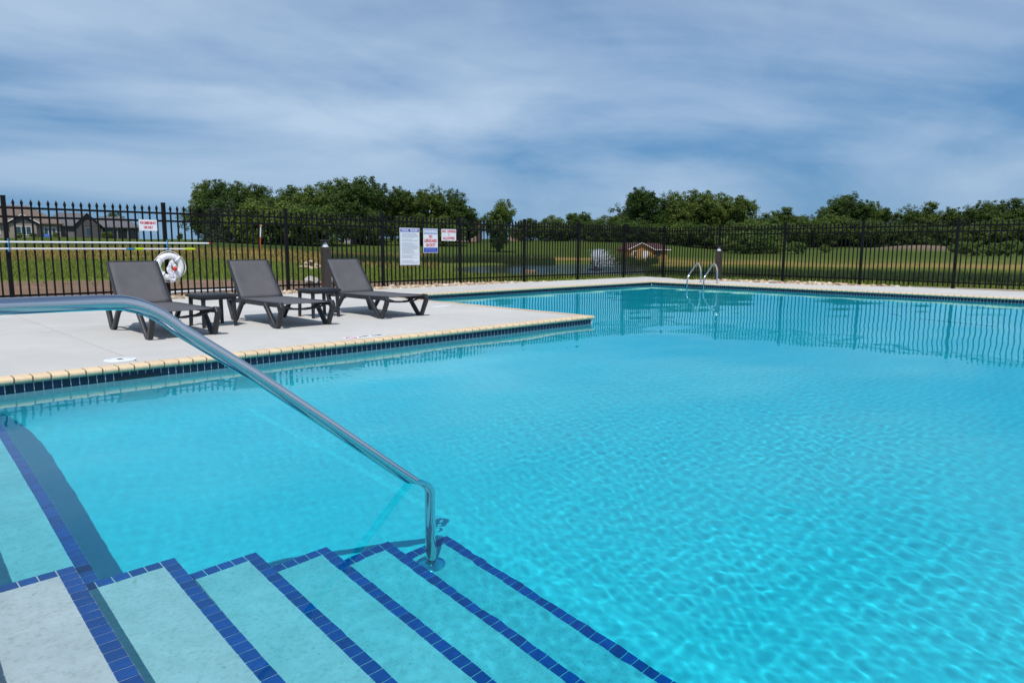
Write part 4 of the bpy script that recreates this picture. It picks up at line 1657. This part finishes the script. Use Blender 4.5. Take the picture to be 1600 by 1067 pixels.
h = place('house', 'taupe house with brown hip roof at the left edge', 15, 150)
MB().span((-9, 0, 0), (7.6, 8, 2.62)).build('wall', 'siding_taupe', h)
hip(-9.6, 8.2, -.6, 8.6, 2.75, 5.9, 5.0, 5.2).build('roof', 'roof_brown', h)
MB().span((.1, -1.0, 0), (4.0, .2, 2.6)).build('wall', 'siding_taupe', h)
g_ = MB().add([(-.1, -1.02, 2.6), (4.2, -1.02, 2.6), (2.05, -1.02, 3.95)], [(0, 1, 2)]).build('gable_panel', 'siding_dark', h)
gable_y(-.5, 4.6, -1.35, 4.0, 2.65, 4.25).build('gable_roof', 'roof_brown', h)
tr_ = MB()
for sx in (-1, 1):
    tr_.box((2.05 + sx * 1.28, -1.38, 3.40), (3.05, .06, .16), Matrix.Rotation(-sx * -.0 + (0.558 * sx), 3, 'Y'))
tr_.build('barge_board', 'trim_white', h)
window(h, 2.1, 1.35, 2.1, 1.35, -1.0, 3)
window(h, -2.0, 1.35, 1.4, 1.3, 0, 2)
window(h, 6.0, 1.35, 1.7, 1.15, 0, 3)
MB().span((-4.6, -.06, 0), (-3.6, .03, 2.1)).build('door', 'trim_white', h)
MB().span((5.0, -1.6, 0), (5.9, -1.0, .75)).build('patio_cover', 'blue_tarp', h, bevel=.12)

h = place('house', 'dark grey house with slate grey roof and covered porch', 143, 158)
MB().span((-8, 0, 0), (2, 9, 2.5)).build('wall', 'siding_grey', h)
hip(-8.6, 2.6, -.5, 9.5, 2.6, 5.2, 3.4, 3.4).build('roof', 'roof_grey', h)
MB().span((-2.4, -2.0, 0), (1.5, .3, 2.5)).build('wall', 'siding_dark', h)
MB().add([(-2.6, -2.02, 2.5), (1.7, -2.02, 2.5), (-.45, -2.02, 4.75)], [(0, 1, 2)]).build('gable_panel', 'siding_dark', h)
gable_y(-2.95, 2.05, -2.4, 5, 2.5, 5.05).build('gable_roof', 'roof_grey', h)
MB().span((2.0, 1.6, 0), (8.2, 8.5, 2.4)).build('wall', 'siding_grey', h)
hip(1.2, 8.9, -.9, 9.0, 2.45, 4.6, .4, 3.4).build('wing_roof', 'roof_grey', h)
for x in (2.6, 4.4, 6.2, 8.1):
    MB().span((x - .1, -.55, 0), (x + .1, -.35, 2.4)).build('porch_post', 'siding_grey', h)
window(h, -5.8, 1.4, 1.5, 1.2, 0, 2)
window(h, -.4, 1.35, .8, 1.5, -2.0, 1, 'siding_grey')
window(h, 3.8, 1.3, 2.0, 1.7, 1.6, 3, 'siding_grey')
window(h, 6.8, 1.3, 1.2, 1.3, 1.6, 2, 'siding_grey')
MB().span((1.62, -.02, 0), (2.0 - .02, -.0 + .0, 2.0)).build('door', 'trim_white', h)

h = place('house', 'brick house with white gable trim half hidden behind the trees', 728, 168, turn=-12)
MB().span((-3.2, 0, 0), (2.6, 7, 2.9)).build('wall', 'house_brick', h)
hip(-3.6, 3.0, -.4, 7.4, 2.95, 5.2, .1, .1).build('roof', 'roof_red', h)
MB().span((.2, -1.2, 0), (2.6, .1, 2.8)).build('wall', 'house_brick', h)
gable_y(-.1, 2.9, -1.5, 3.5, 2.8, 4.3).build('gable_roof', 'trim_white', h)
window(h, 1.4, 1.5, 1.0, 1.3, -1.2, 2)
window(h, -1.6, 1.5, 1.2, 1.2, 0, 2)
MB().span((-.5, -.05, 0), (.1, .02, 2.1)).build('door', 'trim_white', h)

h = place('shed', 'low pale grey shed in the shade under the grove', 553, 139, 'shed')
MB().span((-1.9, 0, 0), (1.9, 3, 1.7)).build('wall', 'shed_grey', h)
hip(-2.2, 2.2, -.3, 3.3, 1.75, 2.6, .05, .05).build('roof', 'roof_grey', h)
MB().span((-.5, -.04, 0), (.5, .03, 1.5)).build('door', 'siding_grey', h)

h = place('house', 'small distant red brick house right of the lone round tree', 806, 178)
MB().span((-1.8, 0, 0), (2.2, 5, 2.3)).build('wall', 'house_brick', h)
hip(-2.1, 2.5, -.3, 5.3, 2.35, 3.7, .1, .1).build('roof', 'roof_red', h)
window(h, .8, 1.3, .9, 1.0, 0, 2)

h = place('cabin', 'small golden wooden cabin with dark red roof across the pond', 1003, 84, 'cabin', turn=20)
wc = MB().span((-1.55, 0, 0), (1.25, 4.6, 1.25)).build('wall', 'wood_gold', h)
MB().add([(-1.55, .001, 1.25), (1.25, .001, 1.25), (-.15, .001, 1.95)], [(0, 1, 2)]).build('gable_wall', 'wood_gold', h)
MB().span((1.25, 1.3, 0), (3.7, 4.6, 1.2)).build('wall', 'wood_gold', h)
gable_y(-1.85, 1.55, -.25, 4.8, 1.18, 1.98, .07).build('roof', 'roof_red', h)
hip(.6, 4.05, 1.0, 4.9, 1.2, 1.95, -.8, .9, .08).build('wing_roof', 'roof_red', h)
bb = MB()
for sx in (-1, 1):
    bb.box((-.15 + sx * .86, -.28, 1.55), (1.95, .05, .10), Matrix.Rotation(.44 * sx, 3, 'Y'))
bb.span((1.6, .96, 1.10), (4.1, 1.0, 1.19))
bb.build('barge_board', 'trim_white', h)
for i in range(13):
    MB().box((-1.5 + i * .225, -.012, .64), (.035, .024, 1.26)).build('batten', 'wood_gold', wc)
window(h, -.95, .62, .32, .62, -.01, 1)
MB().span((-.02, -.035, .02), (.75, -.005, 1.0)).build('door', 'trim_white', h)
window(h, 2.5, .7, .5, .45, 1.3, 1, 'siding_dark')

# ------------------------------------------------------------------ trees


def crown_mesh(name, seed, mt, shape='round', clumps=130, per=52, leaf=.021):
    r5 = np.random.default_rng(seed)
    cs = []
    while len(cs) < clumps:
        p = r5.uniform(-1, 1, 3)
        d = np.linalg.norm(p)
        if d > 1 or d < .25:
            continue
        if r5.random() > .25 + .75 * d:
            continue
        cs.append(p)
    cs = np.array(cs)
    ph = r5.random(4) * 6.283
    if shape in ('round', 'tall'):
        # limbs end in separate lobes of foliage, so the outline is broken and sky shows between them
        nl = 22 if shape == 'round' else 22
        W, Z0, HZ = (.36, .50, .47) if shape == 'round' else (.25, .50, .47)
        lc, lr = [], []
        for i in range(nl):
            d_ = r5.normal(size=3)
            d_ /= np.linalg.norm(d_)
            q_ = .30 + .52 * r5.random()
            zz_ = d_[2] * q_
            tap = 1 - .45 * max(0, zz_) if shape == 'tall' else 1 - .25 * max(0, zz_)
            lc.append((d_[0] * q_ * W * tap, d_[1] * q_ * W * tap, Z0 + zz_ * HZ))
            lr.append(r5.uniform(.10, .20) * (1 if shape == 'round' else .8))
        lc, lr = np.array(lc), np.array(lr)
        pick = r5.choice(nl, clumps, p=lr ** 2 / (lr ** 2).sum())
        d_ = r5.normal(size=(clumps, 3))
        d_ /= np.linalg.norm(d_, axis=1)[:, None]
        ctr = lc[pick] + d_ * (lr[pick] * (.45 + .6 * r5.random(clumps)))[:, None] * np.array([1, 1, .8])
        core = r5.random(clumps) < .26
        ctr[core] = cs[core] * np.array([W * .6, W * .6, HZ * .8]) + np.array([0, 0, Z0 - .04])
        ctr[:, 2] = .07 + (ctr[:, 2] - ctr[:, 2].min()) / (ctr[:, 2].max() - ctr[:, 2].min()) * .88
        rad = r5.uniform(.036, .086, clumps)
    elif shape == 'cone':
        h_ = r5.random(clumps) ** 1.5
        an_ = r5.random(clumps) * 6.283
        rr_ = .27 * (1 - h_) * (.55 + .45 * r5.random(clumps)) + .01
        ctr = np.stack([rr_ * np.cos(an_), rr_ * np.sin(an_), .06 + .92 * h_], -1)
        rad = .035 + .04 * (1 - h_)
    else:  # shrub
        ctr = np.stack([cs[:, 0] * .55, cs[:, 1] * .55, .45 + cs[:, 2] * .42 * (1 + .25 * np.sin(4 * cs[:, 0] + ph[0]))], -1)
        rad = r5.uniform(.09, .17, clumps)
    k = clumps * per
    c0 = np.repeat(ctr, per, 0)
    d = r5.normal(size=(k, 3))
    d /= np.linalg.norm(d, axis=1)[:, None]
    rr_ = np.repeat(rad, per) * r5.random(k) ** .45
    p = c0 + d * rr_[:, None] * np.array([1, 1, .8])
    if shape == 'cone':
        p[:, 2] -= .3 * np.hypot(p[:, 0], p[:, 1]) * .5
    nrm = d + r5.normal(0, .6, (k, 3)) + np.array([0, 0, .35])
    nrm /= np.linalg.norm(nrm, axis=1)[:, None]
    t1 = np.cross(nrm, r5.normal(size=(k, 3)))
    t1 /= np.linalg.norm(t1, axis=1)[:, None]
    t2 = np.cross(nrm, t1)
    s_ = leaf * (.55 + .9 * r5.random(k))[:, None]
    v = np.empty((k, 4, 3))
    v[:, 0], v[:, 1], v[:, 2], v[:, 3] = p - t1 * s_, p - t2 * s_ * .55, p + t1 * s_, p + t2 * s_ * .55
    v[..., 2] = np.maximum(v[..., 2], .004)
    return np_mesh(name, v.reshape(-1, 3), np.arange(4 * k).reshape(-1, 4), mt)


def trunk_mesh(seed, tall=False):
    r5 = random.Random(seed)
    mb = MB()
    top = .62 if not tall else .8
    mb.tube([(0, 0, -.03), (.004, 0, .12), (-.006, .005, .32), (.008, -.004, top)], [.026, .019, .015, .005], 8)
    for i in range(9):
        a = i * 2.4 + r5.random()
        z = .16 + .05 * i
        q = .16 + .12 * r5.random()
        mb.tube([(0, 0, z), (q * .45 * math.cos(a), q * .45 * math.sin(a), z + .09), (q * math.cos(a), q * math.sin(a), z + .2)], [.010, .007, .003], 6)
    return mb.mesh('trunk', 'bark', smooth=True)


CR = {'round': [crown_mesh('crown', 40 + i, 'leaf', 'round', 420, 56, .0130) for i in range(6)],
      'tall': [crown_mesh('crown', 60 + i, 'leaf', 'tall', 380, 56, .0130) for i in range(4)],
      'cone': [crown_mesh('crown', 80 + i, 'leaf_spruce', 'cone', 420, 30, .013) for i in range(2)],
      'bush': [crown_mesh('crown', 70 + i, 'leaf', 'shrub', 120, 90, .022) for i in range(3)],
      'shrub': [crown_mesh('crown', 90 + i, 'leaf_shrub', 'shrub', 70, 110, .026) for i in range(3)]}
TR = {False: [trunk_mesh(i) for i in range(2)], True: [trunk_mesh(5 + i, True) for i in range(2)]}
stem_me = MB()
for i in range(5):
    stem_me.tube([(0, 0, -.03), (.2 * math.cos(i * 1.3), .2 * math.sin(i * 1.3), .5)], [.02, .008], 6)
stem_me = stem_me.mesh('trunk', 'bark')
rt_ = random.Random(21)


def tree(label, px0, r, top_y, kind='round', wide=1.0, name='tree', cat='tree', group=None):
    x_, y_ = az_point(px0, r)
    z_ = float(ground_z(x_, y_))
    fwd = r * math.cos(math.atan((px0 - 800) / 1067.0))
    ht = max(1.0, CAM_H + (385.6 - top_y) / 1067.0 * fwd - z_)
    t_ = thing(name, label, cat, (x_, y_, z_), rt_.random() * 6.28, group)
    sc_ = (ht * wide, ht * wide * rt_.uniform(.85, 1.15), ht)
    c_ = obj('crown', rt_.choice(CR[kind]), t_)
    c_.scale = sc_
    s_ = obj('trunk', stem_me if kind in ('shrub', 'bush') else rt_.choice(TR[kind in ('tall', 'cone')]), t_)
    s_.scale = (ht * min(wide, 1.2), ht * min(wide, 1.2), ht)
    return t_


GA = 'trees of the left grove'
for i, (p, r, ty_, kd, wd_) in enumerate(((322, 146, 284, 'round', .95), (345, 140, 282, 'round', 1.0), (378, 150, 287, 'round', .9), (405, 152, 290, 'tall', 1.0), (428, 138, 296, 'round', 1.05),
                                         (455, 150, 290, 'round', .95), (484, 142, 291, 'round', 1.0), (512, 152, 284, 'round', .9), (536, 144, 279, 'round', 1.0), (561, 140, 277, 'round', .95), (585, 148, 288, 'round', .9))):
    tree('leafy green tree in the grove behind the loungers, %s from its left' % ORD[i], p, r, ty_, kd, wd_ * 1.04, group=GA)
for i, (p, r, ty_, kd, wd_) in enumerate(((338, 131, 322, 'cone', 1.5), (362, 130, 316, 'cone', 1.4), (392, 128, 312, 'bush', 1.0), (420, 128, 318, 'cone', 1.5), (448, 126, 312, 'bush', 1.0), (478, 128, 318, 'bush', 1.0), (508, 130, 322, 'bush', 1.0), (575, 136, 326, 'bush', 1.0))):
    tree('lower dark tree along the front of the left grove, %s from its left' % ORD[i], p, r, ty_, kd, wd_, group=GA)
GB = 'trees behind the signs'
for i, (p, r, ty_, kd, wd_) in enumerate(((612, 155, 308, 'round', .9), (632, 150, 293, 'round', .95), (660, 150, 298, 'round', 1.1), (690, 152, 290, 'round', .95), (712, 156, 296, 'round', .9), (733, 158, 322, 'round', 1.0), (645, 138, 332, 'bush', 1.1), (688, 140, 338, 'bush', 1.2))):
    tree('green tree behind the pool signs, %s from the left' % ORD[i], p, r, ty_, kd, wd_ * 1.04, group=GB)
tree('lone round dark green tree right of the pool signs', 778, 118, 311, 'round', 1.05)
GC = 'trees behind the pond'
for i in range(11):
    p = 812 + i * 16.5
    ty_ = [344, 341, 345, 336, 342, 333, 330, 343, 336, 337, 342][i]
    tree('small dark tree in the row behind the pond, %s from the left' % ORD[i], p, 165 + 9 * rt_.random(), ty_, ['bush', 'tall', 'round', 'bush'][i % 4], [1.0, 1.5, 1.3, 1.1][i % 4], group=GC)
GD = 'trees of the tall grove right of the cabin'
for i, (p, r, ty_, wd_) in enumerate(((986, 172, 300, .9), (1008, 166, 292, .9), (1032, 172, 299, .95), (1056, 168, 298, .95), (1082, 174, 296, .9), (1106, 168, 297, .95), (1130, 172, 300, .95), (1154, 168, 304, .9))):
    tree('tall full tree of the grove beyond the cabin, %s from the left' % ORD[i], p, r, ty_, 'round', wd_ * 1.12, group=GD)
for i in range(9):
    tree('low leafy tree at the foot of the grove beyond the cabin, %s from left' % ORD[i], 978 + i * 25, 152 + 6 * rt_.random(), rt_.uniform(336, 352), 'bush', 1.2, group=GD)
GE = 'trees of the right skyline'
for i, (p, ty_) in enumerate(((1186, 340), (1208, 326), (1228, 322), (1252, 334), (1282, 320), (1308, 303), (1330, 299), (1352, 312), (1376, 322), (1402, 321), (1428, 316), (1446, 313), (1470, 320), (1494, 317), (1518, 318),
                              (1540, 309), (1562, 308), (1586, 306), (1612, 305), (1640, 306))):
    tree('tree on the wooded right skyline, %s from the left' % ORD[i], p, 205 + 18 * rt_.random(), ty_, ['round', 'round', 'tall'][i % 3], [1.05, .95, 1.3][i % 3], group=GE)
for i in range(17):
    tree('lower tree along the edge of right woods, %s from the left' % ORD[i], 1192 + i * 26, 184 + 10 * rt_.random(), rt_.uniform(330, 352), 'bush', 1.25, group='trees along the edge of the right woods')
GF = 'shrubs in the right meadow'
for i, (p, r, ty_) in enumerate(((1135, 120, 358), (1160, 112, 352), (1185, 110, 356), (1212, 116, 364), (1245, 120, 372), (1290, 128, 378), (1495, 120, 372), (1520, 108, 369), (1548, 112, 373), (1575, 104, 368), (1605, 100, 366), (1640, 104, 370))):
    tree('bright green shrub in the right meadow, %s from the left' % ORD[i], p, r, ty_, 'shrub', 1.15, 'shrub', 'shrub', GF)
for i, (p, r, ty_) in enumerate(((30, 147.5, 369), (52, 147.5, 368), (88, 148, 367), (168, 151, 364))):
    tree(['small green bush under the left window of the taupe house', 'small green bush right of the taupe house gable', 'small green bush between the taupe and grey houses', 'green bush beside the porch of the grey house'][i],
         p, r, ty_, 'shrub', 1.1, 'shrub', 'shrub', 'bushes by the houses')
tree('tiny distant tree on the horizon left of the grove', 281, 330, 366, 'round', 1.1)
tree('tree rising behind the grey house roof', 176, 190, 333, 'round', 1.0)
